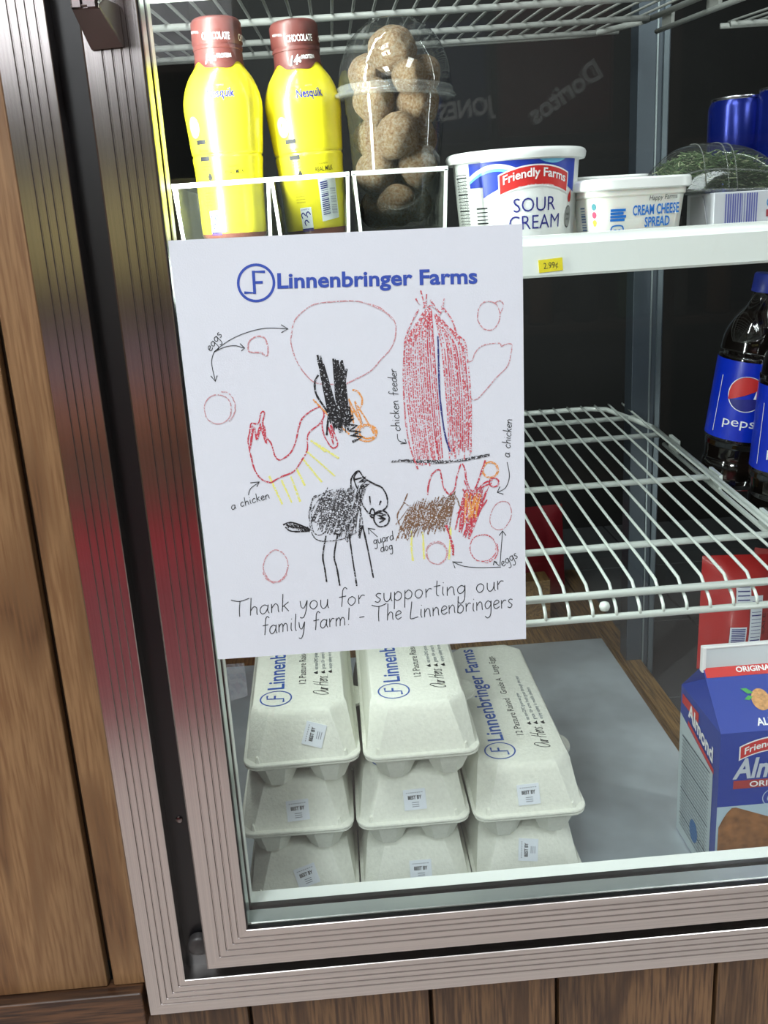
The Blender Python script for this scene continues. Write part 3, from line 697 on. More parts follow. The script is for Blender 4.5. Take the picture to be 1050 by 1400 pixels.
# tape at the paper corner
def tape_fn():
    a = [on_plane(*p, .0025) for p in ((309, 908), (334, 906), (339, 951), (316, 958))]
    mb = MB(); n = 7; vs = []; fs = []
    for i in range(n + 1):
        for j in range(n + 1):
            s, t = i / n, j / n
            p = (a[0] * (1 - s) + a[1] * s) * (1 - t) + (a[3] * (1 - s) + a[2] * s) * t
            vs.append((p.x, .0022 + random.uniform(-.0005, .0004), p.z))
    for i in range(n):
        for j in range(n): q = i * (n + 1) + j; fs.append((q, q + n + 1, q + n + 2, q + 1))
    return mb.add(vs, fs)
tag(obj('tape_piece', tape_fn(), clear_mat('clear tape', (.9, .93, .95), 1.8, .12, .12, (200, 210, 220), 900)), 'crumpled clear tape on the glass just below the lower paper corner', 'tape')

# ================================================================== EGG CARTONS
def rrect(w_, l_, r, z, y0=0.0, n=5):
    out = []; hw_ = w_ / 2
    for cx, cy, a in ((hw_ - r, y0 + l_ - r, 0), (-hw_ + r, y0 + l_ - r, PI / 2), (-hw_ + r, y0 + r, PI), (hw_ - r, y0 + r, 1.5 * PI)):
        for i in range(n + 1):
            t = a + PI / 2 * i / n; out.append((cx + r * math.cos(t), cy + r * math.sin(t), z))
    return out
CW, CLN = .1025, .298
def carton(label, loc, yaw, sticker, roll=0, texty=True):
    t = thing('egg_carton', label, 'egg carton', loc, (0, roll, yaw), 'pulp egg cartons')
    RZ = .0265
    # base: flange plate with twelve cups
    if 'base' not in carton.__dict__:
        b = MB(); b.loft([rrect(CW - .004, CLN - .004, .012, RZ - .0037, .002), rrect(CW, CLN, .012, RZ - .0017), rrect(CW, CLN, .012, RZ)])
        for i in range(6):
            for sx in (-1, 1):
                cx = sx * .0240; cy = .025 + i * .0492
                def cup(r, z, k=.5):
                    return [(cx + r * (1 + k * .22 * abs(math.cos(2 * a))) * math.cos(a), cy + r * (1 + k * .22 * abs(math.cos(2 * a))) * math.sin(a), z) for a in [PI / 8 + PI / 4 * q for q in range(8)]]
                b.loft([cup(.0110, .0), cup(.0128, .0010), cup(.0205, .0190), cup(.0222, RZ - .0025)])
        carton.base = obj('base', b, M['pulp'], t, smooth=.45)
        l = MB()
        l.loft([rrect(CW + .001, CLN + .001, .014, RZ), rrect(CW + .0030, CLN + .002, .015, RZ + .0012, -.001), rrect(CW + .0020, CLN + .001, .015, RZ + .0030, -.0005), rrect(CW - .005, CLN - .006, .015, RZ + .0036, .003)])
        def octo(w_, l_, c, z, y0):
            h_ = w_ / 2
            return [(-h_ + c, y0, z), (h_ - c, y0, z), (h_, y0 + c * 1.15, z), (h_, y0 + l_ - c, z), (h_ - c, y0 + l_, z), (-h_ + c, y0 + l_, z), (-h_, y0 + l_ - c, z), (-h_, y0 + c * 1.15, z)]
        l.loft([octo(CW - .004, CLN - .006, .009, RZ + .0034, .003), octo(CW - .0060, CLN - .010, .0105, RZ + .0080, .0050), octo(CW - .0150, CLN - .034, .0150, RZ + .0370, .0170), octo(CW - .0170, CLN - .039, .0150, RZ + .0405, .0195), octo(CW - .0205, CLN - .045, .0145, RZ + .0430, .0225), octo(CW - .0270, CLN - .055, .0120, RZ + .0440, .0275)], False, True)
        carton.lid = obj('lid', l, M['pulp'], t, bevel=.0016)
        # little wings pressed into the front corners
        for sx in (-1, 1):
            f = MB().loft([[(sx * .0370, .0020, RZ + .0028), (sx * .0415, .0035, RZ + .0028), (sx * .0415, .0090, RZ + .0030), (sx * .0370, .0090, RZ + .0030)],
                           [(sx * .0380, .0038, RZ + .0085), (sx * .0402, .0048, RZ + .0090), (sx * .0402, .0080, RZ + .0090), (sx * .0380, .0075, RZ + .0085)]])
            carton.__dict__['nub%d' % sx] = obj('corner_nub', f, M['pulp'], t, bevel=.0008)
        tb = MB().loft([[(.050 + .014 * math.sin(a), .118 - .020 * math.cos(a), z) for a in [PI * q / 10 for q in range(11)]] for z in (RZ - .0005, RZ + .0025)])
        carton.tab = obj('latch_tab', tb, M['pulp'], t, rot=(0, .0, 0))
        top_ = lambda u, v: (u, v, RZ + .0443)
        if True:
            a = MB(); a.disc(top_, -.0205, .0440, .0148, .0148, 40, r0=.0014)
            a.ribbon(top_, [(-.0285, .0505), (-.0285, .0440), (-.0135, .0425), (-.0135, .0360)], .0019, smooth=False)
            a.ribbon(top_, [(-.0215, .0435), (-.0215, .0495)], .0019, smooth=False)
            text(a, top_, 'Linnenbringer Farms', -.0135, .0620, .205, .0150, PI / 2, .015)
            carton.brand = obj('farm_print', a, M['blue_ink'], t)
            b = MB(); text(b, top_, '12 Pasture Raised   Grade A   Large Eggs', .0070, .0690, .175, .0066, PI / 2, .0)
            for i in range(3):
                x = .0170 + i * .0068
                b.poly(top_, [(x - .0026, .0905), (x - .0003, .0915), (x + .0015, .0935), (x + .0012, .0900), (x + .0018, .0875), (x, .0865), (x - .0014, .0882)])
            hand(b, top_, 'Our Hens...', .0275, .0420, .043, .0068, .0009, PI / 2, .35, .05)
            carton.brand2 = obj('carton_print', b, M['dark_ink'], t)
            c_ = MB()
            for i, q_ in enumerate(('eat non-GMO grains we grow', 'graze 10+ acres fresh grass through the year', 'enjoy safety in mobile shelters')):
                text(c_, top_, q_, .0187 + i * .0068, .0965, .0035 * len(q_) * .62, .0036, PI / 2)
            carton.brand3 = obj('fine_print', c_, M['grey_ink'], t)
    else:
        for k in ('base', 'lid', 'nub-1', 'nub1', 'tab', 'brand', 'brand2', 'brand3'):
            if not texty and k.startswith('brand'): continue
            o = carton.__dict__[k].copy(); sc.collection.objects.link(o); o.parent = t
    if sticker:
        sx, sz, ang, rd = sticker
        # plane of the lid's front slope
        y0_, z0_, y1_, z1_ = .0050, RZ + .0080, .0170, RZ + .0370
        dl = math.hypot(y1_ - y0_, z1_ - z0_); ny, nz = -(z1_ - z0_) / dl, (y1_ - y0_) / dl
        ca, sa = math.cos(ang), math.sin(ang)
        def sm(lift):
            def f(u, v):
                U = sx + u * ca - v * sa; V = sz + u * sa + v * ca
                return (U, y0_ + (y1_ - y0_) * V / dl + ny * lift, z0_ + (z1_ - z0_) * V / dl + nz * lift)
            return f
        W2, H2 = .0102, .0092
        s0 = MB(); base = sm(.0004); topf = sm(.0010)
        q = [(-W2, -H2), (W2, -H2), (W2, H2), (-W2, H2)]
        s0.add([base(*p) for p in q] + [topf(*p) for p in q], [(3, 2, 1, 0), (4, 5, 6, 7), (0, 1, 5, 4), (1, 2, 6, 5), (2, 3, 7, 6), (3, 0, 4, 7)])
        so = obj('date_sticker', s0, M['sticker'], t)
        tx = MB(); text(tx, sm(.0013), 'BEST BY', -.0062, .0004, .0125, .0031, 0, .03)
        obj('sticker_lettering', tx, M['black'], so)
        g = MB()
        for k in range(8): g.add([sm(.0012)(-.0075 + k * .002 + a, .0058 + b) for a, b in ((0, 0), (.0011, 0), (.0011, .0008), (0, .0008))], [(0, 1, 2, 3)])
        for k in range(3): g.add([sm(.0012)(a, -.0030 - k * .0018 + b) for a, b in ((-.003, 0), (.0035, 0), (.0035, .0007), (-.003, .0007))], [(0, 1, 2, 3)])
        obj('sticker_marks', g, M['sticker_ink'], so)
    return t
ZF = -.4773; DZ = .0710
carton('white pulp egg carton on top of the stack nearest the door hinge, sticker turned sideways', (-.0665, .1345, ZF + 2 * DZ), .02, (.0125, .0160, 1.25, 0), 0)
carton('white pulp egg carton in the middle of the stack nearest the hinge', (-.0775, .1365, ZF + DZ), .0, (.002, .0110, .06, 0), .012)
carton('bottom egg carton of the stack nearest the hinge, crooked date sticker', (-.0765, .1365, ZF), .0, (.004, .0110, .28, 0))
carton('white pulp egg carton on top of the middle stack, no date sticker on its front', (.0405, .1310, ZF + 2 * DZ), .0, None)
carton('egg carton in the middle of the three-high middle stack', (.0300, .1345, ZF + DZ), .0, (.002, .0130, .03, 0))
carton('bottom egg carton of the middle stack, against the white ledge', (.0300, .1345, ZF), .0, (.004, .0085, 0, 0))
carton('white pulp egg carton on top of the two-high stack beside the bare metal', (.1370, .1310, ZF + DZ), .0, (-.001, .0110, .03, 0))
carton('bottom egg carton of the two-high stack, sticker turned sideways', (.1360, .1335, ZF), .0, (.000, .0190, 1.45, 0))

# ================================================================== MILK BOTTLES
def cyl_map(rf, lift, cz=0.0, cy=0.0):
    """u = arc metres from the front centre (to the viewer's right), v = height"""
    def f(u, v):
        r = rf(v); a = -PI / 2 + u / .0285; r += lift
        return (r * math.cos(a), r * math.sin(a), v)
    return f
def interp(prof):
    def f(z):
        if z <= prof[0][0]: return prof[0][1]
        for (a, ra), (b, rb) in zip(prof[:-1], prof[1:]):
            if z <= b: return ra + (rb - ra) * (z - a) / (b - a)
        return prof[-1][1]
    return f
H = .154
BP = [(0, .0175), (.0015, .0225), (.006, .0246), (.03, .0250), (.050, .0256), (.0585, .0264), (.0610, .0257), (.0635, .0268), (.078, .0280), (.090, .0291), (.096, .0292), (.101, .0286), (.108, .0266), (.1145, .0236), (.1190, .0205), (.1222, .0183), (.1250, .0174), (.1345, .0170)]
def smooth_prof(p, k=4):
    P = catmull([Vector(q) for q in p], k=k); return [(v.x, v.y) for v in P]
BPs = smooth_prof(BP)
brf = interp(BPs)
def milk_bottle(label, loc, rot, turn, sticker=False):
    t = thing('milk_bottle', label, 'bottle', loc, rot, 'chocolate milk bottles')
    obj('bottle_body', MB().lathe([(z, r - .0004) for z, r in BPs if z < .004] + [(z, r) for z, r in BPs if z >= .004], 64), M['yellow'], t, smooth=1.0)
    obj('bottle_foot', MB().lathe([(-.0004, .017), (.0, .0215), (.0030, .0243), (.0050, .0251)], 48), mat('clear brown plastic', (120, 70, 60), .3) if 'clear brown plastic' not in bpy.data.materials else bpy.data.materials['clear brown plastic'], t, smooth=1)
    # wavy brown neck sleeve
    n = 64; rings = []
    wave = lambda a: .1212 + .0026 * math.sin(3 * (a + PI / 2) - 1.7) + .0009 * math.sin(7 * a)
    for k in range(9):
        rr = []
        for i in range(n):
            a = 2 * PI * i / n; z = wave(a) + (.1345 - wave(a)) * k / 8
            r = brf(z) + .0005
            rr.append((r * math.cos(a), r * math.sin(a), z))
        rings.append(rr)
    obj('neck_sleeve', MB().loft(rings, False, False), M['brown'], t, smooth=3.2)
    cap = obj('bottle_cap', MB().lathe([(.1328, .0172), (.1333, .0181), (.1352, .0182), (.1358, .0176), (.1366, .0176), (.1372, .0183), (.1515, .0180), (.1535, .0168), (.1545, .0155), (.1547, .0)], 120, rf=lambda r, a, z: r + (.00022 * math.cos(60 * a) if z > .1371 and r > .015 else 0)), M['brown'], t, smooth=.9)
    cf_ = lambda u, v: ((.0186) * math.cos(-PI / 2 + turn + u / .018), .0186 * math.sin(-PI / 2 + turn + u / .018), v)
    m_ = MB(); text(m_, cf_, 'CHOCOLATE', -.0095, .1385, .0200, .0044, 0, .02); text(m_, cf_, 'SAFETY SEAL', -.0225, .1445, .0100, .0014, -.12); text(m_, cf_, 'CHOCOLATE', .0190, .1385, .0200, .0044, 0, .02)
    obj('cap_lettering', m_, M['white'], cap)
    def nm(lift): 
        g = brf
        return lambda u, v: ((g(v) + lift) * math.cos(-PI / 2 + turn + u / .0200), (g(v) + lift) * math.sin(-PI / 2 + turn + u / .0200), v)
    m_ = MB(); text(m_, nm(.0010), '14', -.0095, .1225, .0062, .0062, .08, .03, .3); text(m_, nm(.0010), 'g', -.0028, .1252, .0022, .0034, .08, .03); text(m_, nm(.0010), 'PROTEIN', .0000, .1262, .0118, .0026, .05, .03)
    obj('sleeve_lettering', m_, M['white'], t)
    bm_ = lambda lift: (lambda u, v: ((brf(v) + lift) * math.cos(-PI / 2 + turn + u / .0280), (brf(v) + lift) * math.sin(-PI / 2 + turn + u / .0280), v))
    m_ = MB(); text(m_, bm_(.0004), 'Nesquik', -.0090, .0985, .0195, .0060, .03, .02); text(m_, bm_(.0004), 'NESTLE', -.0018, .1062, .0055, .0010, .05)
    obj('brand_lettering', m_, M['navy'], t)
    m_ = MB(); text(m_, bm_(.0004), 'REAL MILK', -.0015, .0462, .0160, .0034, .06, .005); text(m_, bm_(.0004), 'MADE WITH', .0010, .0512, .0085, .0012, .06)
    # side panel: small type, pills, drop
    for k in range(5): text(m_, bm_(.0004), 'vitamins and minerals'[k:k + 14], -.0215, .0340 - k * .0022, .0085, .0010)
    for a_, b_, wd in ((-.0232, .0680, .0090), (-.0220, .0565, .0090)): m_.sheet(bm_(.0004), [a_ + wd * q / 5 for q in range(6)], b_, b_ + .0032, 1)
    for k in range(3): text(m_, bm_(.0004), 'no artificial', -.0212, .0545 - k * .0020, .0085, .0011)
    text(m_, bm_(.0004), 'Protein', -.0215, .0628, .0080, .0020)
    m_.disc(bm_(.0004), -.0145, .0450, .0020, .0024, 14); m_.poly(bm_(.0004), [(-.0162, .0460), (-.0145, .0492), (-.0128, .0460)])
    obj('side_print', m_, M['black'], t)
    m_ = MB(); m_.disc(bm_(.0003), -.0232, .0800, .0052, .0074, 22)
    obj('round_badge', m_, mat('grey badge', (150, 155, 130), .5) if 'grey badge' not in bpy.data.materials else bpy.data.materials['grey badge'], t)
    m_ = MB(); m_.disc(bm_(.0005), -.0232, .0800, .0052, .0074, 22, r0=.0004); text(m_, bm_(.0006), 'milk', -.0258, .0790, .0050, .0024)
    obj('badge_outline', m_, M['grey_ink'], t)
    r_ = MB(); r_.sheet(bm_(.0003), [-.0190 + .0100 * q / 5 for q in range(6)], .0040, .0215, 1)
    ro = obj('recycling_panel', r_, M['sticker'], t)
    r_ = MB(); r_.sheet(bm_(.0005), [-.0190 + .0100 * q / 5 for q in range(6)], .0040, .0062, 1)
    for q, (x, y) in enumerate(((-.0165, .0155), (-.0120, .0160), (-.0142, .0100))): r_.ribbon(bm_(.0005), [(x + .0019 * math.cos(a), y + .0022 * math.sin(a)) for a in (0, 1.6, 2.8, 4.2)], .0009)
    text(r_, bm_(.0005), 'EMPTY', -.0180, .0195, .0075, .0011)
    obj('recycling_marks', r_, M['navy'], ro)
    if sticker:
        s_ = MB(); s_.sheet(bm_(.0004), [-.0005 + .0165 * q / 8 for q in range(9)], lambda u: .0100 + (u) * .12, lambda u: .0415 + u * .12, 1)
        so = obj('barcode_sticker', s_, M['sticker'], t)
        s_ = MB()
        for k in range(17):
            y = .0145 + k * .00145; h_ = random.choice((.0004, .0007, .0009))
            s_.sheet(bm_(.0006), [.0010, .0040, .0075], lambda u: y + u * .12, lambda u: y + h_ + u * .12, 1)
        for k in range(4): text(s_, bm_(.0006), 'AB21 034 118', .0102 + k * .0014, .0150, .0190, .0009, PI / 2)
        obj('barcode', s_, M['navy'], so)
    return t
milk_bottle('yellow chocolate milk bottle with brown cap nearest the hinge, bleached by glare', (-.0825, .165, .1385), (0, .005, 0), .02)
milk_bottle('yellow chocolate milk bottle with brown cap and barcode sticker, beside the domed cup', (-.0180, .185, .1380), (0, -.052, 0), .20, True)

# ================================================================== SHELF BINS
def bin_(label, x0, x1, z1, roll):
    wd = x1 - x0
    t = thing('shelf_bin', label, 'bin', (x0, .128, .1125), (0, roll, 0), 'clear shelf bins')
    h_ = z1 - .1125
    def panel(x, inward, name):
        prof = [(0, h_), (0, h_ - .010), (inward * .6, h_ - .020), (inward, .010), (inward, 0)]
        mb = MB().loft([[(x + a, y, z) for a, z in prof] + [(x + a + .0012, y, z) for a, z in reversed(prof)] for y in (0, .13)])
        return obj(name, mb, M['frostbin'], t)
    panel(0, .004, 'side_panel'); panel(wd - .0012, -.004, 'side_panel')
    obj('front_panel', MB().loft([[(.001, 0, h_), (wd - .001, 0, h_), (wd - .001, .001, h_), (.001, .001, h_)], [(.005, 0, 0), (wd - .005, 0, 0), (wd - .005, .001, 0), (.005, .001, 0)]]), M['clearbin'], t)
    obj('top_rim', MB().box(-.001, wd + .001, -.0012, .0022, h_ - .0012, h_ + .0022), M['white_pl'], t, bevel=.0005)
    obj('corner_edge', MB().loft([[(-.0006, -.0012, h_), (.0018, -.0012, h_), (.0018, .001, h_), (-.0006, .001, h_)], [(.0034, -.0012, 0), (.0058, -.0012, 0), (.0058, .001, 0), (.0034, .001, 0)]]), M['white_pl'], t)
    obj('corner_edge', MB().loft([[(wd - .0018, -.0012, h_), (wd + .0006, -.0012, h_), (wd + .0006, .001, h_), (wd - .0018, .001, h_)], [(wd - .0058, -.0012, 0), (wd - .0034, -.0012, 0), (wd - .0034, .001, 0), (wd - .0058, .001, 0)]]), M['white_pl'], t)
    obj('bin_floor', MB().box(.005, wd - .005, .002, .128, .0, .0245), M['frostbin'], t)
    return t
bin_('clear shelf bin with white rim holding the bottle nearest the hinge', -.1195, -.0500, .1775, -.014)
bin_('clear shelf bin with white rim holding the bottle with the barcode sticker', -.0485, .0080, .1785, -.014)
bin_('clear shelf bin with white rim holding the domed snack cup', .0105, .0795, .1795, 0)

# ================================================================== DOMED CUP WITH DOUGHNUT HOLES
CX, CY, CZ = .0445, .178, .1410
CR = Euler((0, .035, 0)).to_matrix()
cp = thing('domed_cup', 'clear plastic cup with domed lid full of sugared doughnut holes', 'cup', (CX, CY, CZ), (0, .035, 0))
obj('cup_wall', MB().lathe([(0, .0305), (.001, .0315), (.03, .0335), (.06, .0358), (.080, .0374), (.0835, .0385), (.094, .0390)], 72, cap0=True, cap1=False), M['clearcup'], cp, smooth=3.2)
rim = MB().lathe([(.0935, .0392), (.0935, .0462), (.0945, .0470), (.0960, .0468), (.0980, .0435), (.0985, .0440), (.1010, .0440), (.1018, .0430)], 120, cap0=False, cap1=False, rf=lambda r, a, z: r + (.0005 * math.cos(40 * a) if z > .096 else 0))
obj('lid_rim', rim, M['clearrim'], cp, smooth=3.2)
obj('dome_lid', MB().lathe(smooth_prof([(.1015, .0432), (.108, .0430), (.120, .0405), (.132, .0350), (.141, .0275), (.1455, .0215), (.147, .0190)]) + [(.1478, .0186), (.1475, .0178)], 72, cap0=False, cap1=False, rf=lambda r, a, z: r + (.0003 * math.cos(24 * a) if z > .13 else 0)), M['clearcup'], cp, smooth=3.2)
def ball(seed):
    b = bmesh.new(); bmesh.ops.create_icosphere(b, subdivisions=4, radius=1)
    for v in b.verts:
        n = v.co.normalized(); v.co = n * (1 + .10 * noise.noise(n * 1.3 + Vector((seed, 0, 0))) + .035 * noise.noise(n * 4 + Vector((0, seed, 0))) + .018 * noise.noise(n * 14 + Vector((0, 0, seed))))
    mb = MB(); mb.v = [tuple(v.co) for v in b.verts]; mb.f = [tuple(q.index for q in f.verts) for f in b.faces]; b.free(); return mb
bm4 = [ball(s * 3.7 + 1) for s in range(4)]; bmesh_ = {}
balls = []
lay = [(.0175, 3, .0155, .5, .0158), (.0420, 3, .0172, 1.55, .0166), (.0665, 3, .0184, .5, .0170), (.0900, 3, .0195, 1.55, .0172)]
for (z, n, rr, a0, rad) in lay:
    for i in range(n):
        a = a0 + 2 * PI * i / n; balls.append((rr * math.cos(a), rr * math.sin(a), z + random.uniform(-.003, .003), rad))
balls += [(-.0215, .004, .1120, .0150), (.0215, .006, .1110, .0150), (-.0015, -.0045, .1270, .0185), (.002, .020, .1150, .0140), (.009, -.0250, .1060, .0125)]
names = ['at the very back of the bottom layer, largely hidden', 'bottom layer']
front = sorted(range(len(balls)), key=lambda i: balls[i][1])
rows_ = {0: 'bottom layer', 1: 'second layer from the bottom', 2: 'third layer, at mid height', 3: 'fourth layer, just under the rim', 4: 'heap under the dome'}
for i, (x, y, z, rad) in enumerate(balls):
    L = min(i // 3, 4)
    side = 'hinge side' if x < -.008 else ('tub side' if x > .008 else 'middle')
    fb = 'front' if y < 0 else 'rear'
    lab = 'sugared doughnut hole in the cup, %s, %s, %s' % (rows_[L], side, fb)
    if L == 4: lab = ['sugared doughnut hole under the dome, against its hinge side', 'sugared doughnut hole under the dome, against its tub side', 'sugared doughnut hole at the very top of the heap, biggest', 'doughnut hole at the back of the heap under the dome', 'small broken doughnut hole in front of the heap, just above the rim'][i - 12]
    k = i % 4
    p = Vector((CX, CY, CZ)) + CR @ Vector((x, y, z))
    if k not in bmesh_:
        o = obj('doughnut_hole', bm4[k], M['donut'], smooth=3.2); bmesh_[k] = o
    else:
        o = bmesh_[k].copy(); sc.collection.objects.link(o)
    o.location = p; o.scale = (rad, rad * random.uniform(.88, 1.02), rad * random.uniform(.9, 1.05)); o.rotation_euler = (random.uniform(0, 3), random.uniform(0, 3), random.uniform(0, 3))
    tag(o, lab, 'doughnut hole', 'doughnut holes in the domed cup')

# ================================================================== SOUR CREAM TUB
sct = thing('sour_cream_tub', 'round white sour cream tub with blue band and red badge', 'tub', (.1385, .170, .1125))
SP = [(0, .0415), (.002, .0428), (.030, .0452), (.060, .0478), (.0740, .0488)]
srf = interp(SP)
obj('tub_body', MB().lathe([(0, .040)] + SP, 96), M['tub'], sct, smooth=.8)
obj('lid', MB().lathe([(.0718, .0500), (.0712, .0530), (.0725, .0535), (.0757, .0540), (.0775, .0532), (.0785, .0515), (.0772, .0500), (.0768, 0)], 96), M['tub'], sct, smooth=.7)
def smap(lift, t0=0.08):
    return lambda u, v: ((srf(v + .0074) + lift) * math.cos(-PI / 2 - t0 + u / .046), (srf(v + .0074) + lift) * math.sin(-PI / 2 - t0 + u / .046), v + .0074)
us = lambda a, b, n=24: [a + (b - a) * i / n for i in range(n + 1)]
bd = MB(); bd.sheet(smap(.0003), us(-.0420, -.0300, 6), .0455, .0628, 2); bd.sheet(smap(.0003), us(-.0300, .0470, 40), lambda u: .0375 + .0115 * (1 - ((u - .010) / .040) ** 2), .0628, 3)
bo = obj('blue_band', bd, M['royal'], sct)
sw = MB(); sw.sheet(smap(.0005), us(-.0420, .0000), lambda u: .0490 + .0110 * math.sin((u + .0420) / .042 * PI * .75 + .30) - .0022, lambda u: .0500 + .0110 * math.sin((u + .0420) / .042 * PI * .75 + .30), 1)
obj('pale_swoosh', sw, M['white'], sct)
sw = MB(); sw.sheet(smap(.0006), us(-.0420, -.0040), lambda u: .0448 + .0110 * math.sin((u + .0420) / .042 * PI * .75 + .30), lambda u: .0468 + .0110 * math.sin((u + .0420) / .042 * PI * .75 + .30), 1)
sw.sheet(smap(.0006), us(.0120, .0330), lambda u: .0622 - .0025 * math.cos((u - .0225) / .0105 * PI / 2), .0628, 1)
obj('sky_swoosh', sw, M['sky'], sct)
def badge(mp, cx, cy, w_, h_, arc, e=0):
    return MB().sheet(mp, us(cx - w_ / 2 - e, cx + w_ / 2 + e, 20), lambda u: cy - e + arc * (1 - ((u - cx) / (w_ / 2)) ** 2), lambda u: cy + h_ + e + arc * (1 - ((u - cx) / (w_ / 2)) ** 2), 1)
bo2 = obj('badge_border', badge(smap(.0007), .0100, .0395, .0530, .0130, .0058, .0011), M['white'], sct)
obj('badge_field', badge(smap(.0009), .0100, .0395, .0530, .0130, .0058), M['red'], bo2)
t_ = MB(); text(t_, smap(.0012), 'Friendly Farms', .0100, .0462, .0480, .0058, 0, .02, 0, True, .0048); text(t_, smap(.0012), '· Established 1979 ·', .0100, .0415, .0310, .0022, 0, .0, 0, True, .0022)
obj('badge_lettering', t_, M['white'], bo2)
t_ = MB(); text(t_, smap(.0004), 'SOUR', .0095, .0265, .0330, .0098, .02, -.004, 0, True); text(t_, smap(.0004), 'CREAM', .0100, .0140, .0410, .0098, .02, -.004, 0, True)
obj('product_lettering', t_, M['navy'], sct)
t_ = MB(); t_.disc(smap(.0004), .0420, .0350, .0021, .0032, 16); t_.poly(smap(.0004), [(.0400, .0362), (.0430, .0410), (.0441, .0362)])
obj('red_flame', t_, M['red'], sct)
t_ = MB(); t_.disc(smap(.0004), .0410, .0215, .0038, .0080, 24); go = obj('grey_seal', t_, mat('grey seal', (150, 152, 150), .5), sct)
t_ = MB(); t_.disc(smap(.0006), .0410, .0215, .0038, .0080, 24, r0=.0005); text(t_, smap(.0006), 'NO', .0410, .0225, .0038, .0016, center=True); text(t_, smap(.0006), 'rBST', .0410, .0190, .0045, .0013, center=True)
obj('seal_print', t_, M['dark_ink'], go)
t_ = MB()
for k in range(11):
    y = .0030 + k * .0027; t_.sheet(smap(.0004), [-.0370, -.0320, -.0270], y, y + random.choice((.0007, .0011)), 1)
for k in range(22):
    y = .0050 + k * .0024
    t_.sheet(smap(.0004), [-.0600, -.0520, -.0450], y, y + (.0010 if k % 5 == 0 else .0005), 1)
for k in range(20): text(t_, smap(.0004), 'Total Fat 5g 6%', -.0595, .0058 + k * .0024, .0135, .0012)
obj('nutrition_print', t_, M['dark_ink'], sct)

# ================================================================== CREAM CHEESE TUBS
def rr2(w_, d_, r, z, n=6): return rrect(w_, d_, r, z, -d_ / 2, n)
def cheese_tub(label, loc, rot, prints):
    t = thing('cream_cheese_tub', label, 'tub', (loc[0], loc[1], loc[2] + .0032), rot, 'cream cheese tubs')
    obj('tub_body', MB().loft([rr2(.066, .052, .014, 0), rr2(.068, .054, .015, .0015), rr2(.076, .062, .018, .036), rr2(.079, .065, .019, .0372), rr2(.079, .065, .019, .042)]), mat('milky tub', (232, 230, 222), .35, coat=.2, sss=.2) if 'milky tub' not in bpy.data.materials else bpy.data.materials['milky tub'], t, smooth=.6)
    obj('lid', MB().loft([rr2(.084, .070, .021, .0412), rr2(.086, .072, .022, .0420), rr2(.086, .072, .022, .0480), rr2(.084, .070, .021, .0494), rr2(.080, .066, .020, .0490), rr2(.074, .060, .018, .0478)]), M['tub'], t, smooth=.6)
    if prints:
        fm = lambda u, v: (u, -(.0260 + .0046 * v / .036) - .0012, v)
        a = MB(); text(a, fm, 'CREAM CHEESE', -.0060, .0225, .0350, .0068, .02, .02); text(a, fm, 'SPREAD', .0035, .0140, .0190, .0066, .02, .02)
        a.sheet(fm, [-.0230, -.0120], .0190, .0208, 1); a.sheet(fm, [-.0230, -.0110], .0213, .0231, 1); a.sheet(fm, [-.0230, -.0130], .0236, .0254, 1); a.sheet(fm, [-.0230, -.0115], .0259, .0277, 1)
        a.ribbon(fm, [(-.0220, .0060), (-.0222, .0120), (-.0205, .0155), (-.0140, .0155), (-.0125, .0120), (-.0125, .0060)], .0010); text(a, fm, '80', -.0205, .0085, .0065, .0045, 0, .03)
        obj('blue_print', a, mat('bright blue', (26, 112, 200), .4), t)
        a = MB(); text(a, fm, 'Happy Farms', .0060, .0325, .0210, .0034, .03, .0, .15)
        obj('brand_print', a, M['dark_ink'], t)
        lm = lambda u, v: (-(.0330 + .0044 * v / .036) - .0010, u, v)
        a = MB()
        for k in range(14):
            y = .0030 + k * .0020; a.sheet(lm, [-.013, -.002], y, y + random.choice((.0006, .0011, .0013)), 1)
        obj('barcode', a, mat('barcode blue', (60, 92, 140), .5), t)
        for q, c_ in enumerate(((60, 140, 150), (220, 60, 100), (230, 220, 60), (30, 30, 30), (190, 190, 185))):
            cm = lambda u, v: (-(.0272 + .0044 * v / .036) - .0007 - (.0), -(.0200 + .0044 * v / .036) + 0.0, v)
            ca_ = PI * 1.28; rr_ = .0155
            def cmp(u, v, ca_=ca_, rr_=rr_):
                cx = -(.033 + .004 * v / .036) + .0155; cy = -(.026 + .0042 * v / .036) + .0155; a2 = ca_ + u / rr_
                return (cx + (rr_ + .0008) * math.cos(a2), cy + (rr_ + .0008) * math.sin(a2), v)
            obj('colour_dot', MB().disc(cmp, -.0035, .0300 - q * .0058, .0019, .0024, 14), mat('dot%d' % q, c_, .5), t)
    return t
cheese_tub('white lidded cream cheese tub with blue lettering, beside the sour cream', (.2215, .150, .1135), (0, 0, .02), True)
cheese_tub('second cream cheese tub, only its lid edge seen behind the lettered one', (.2170, .228, .1185), (0, 0, 0), False)
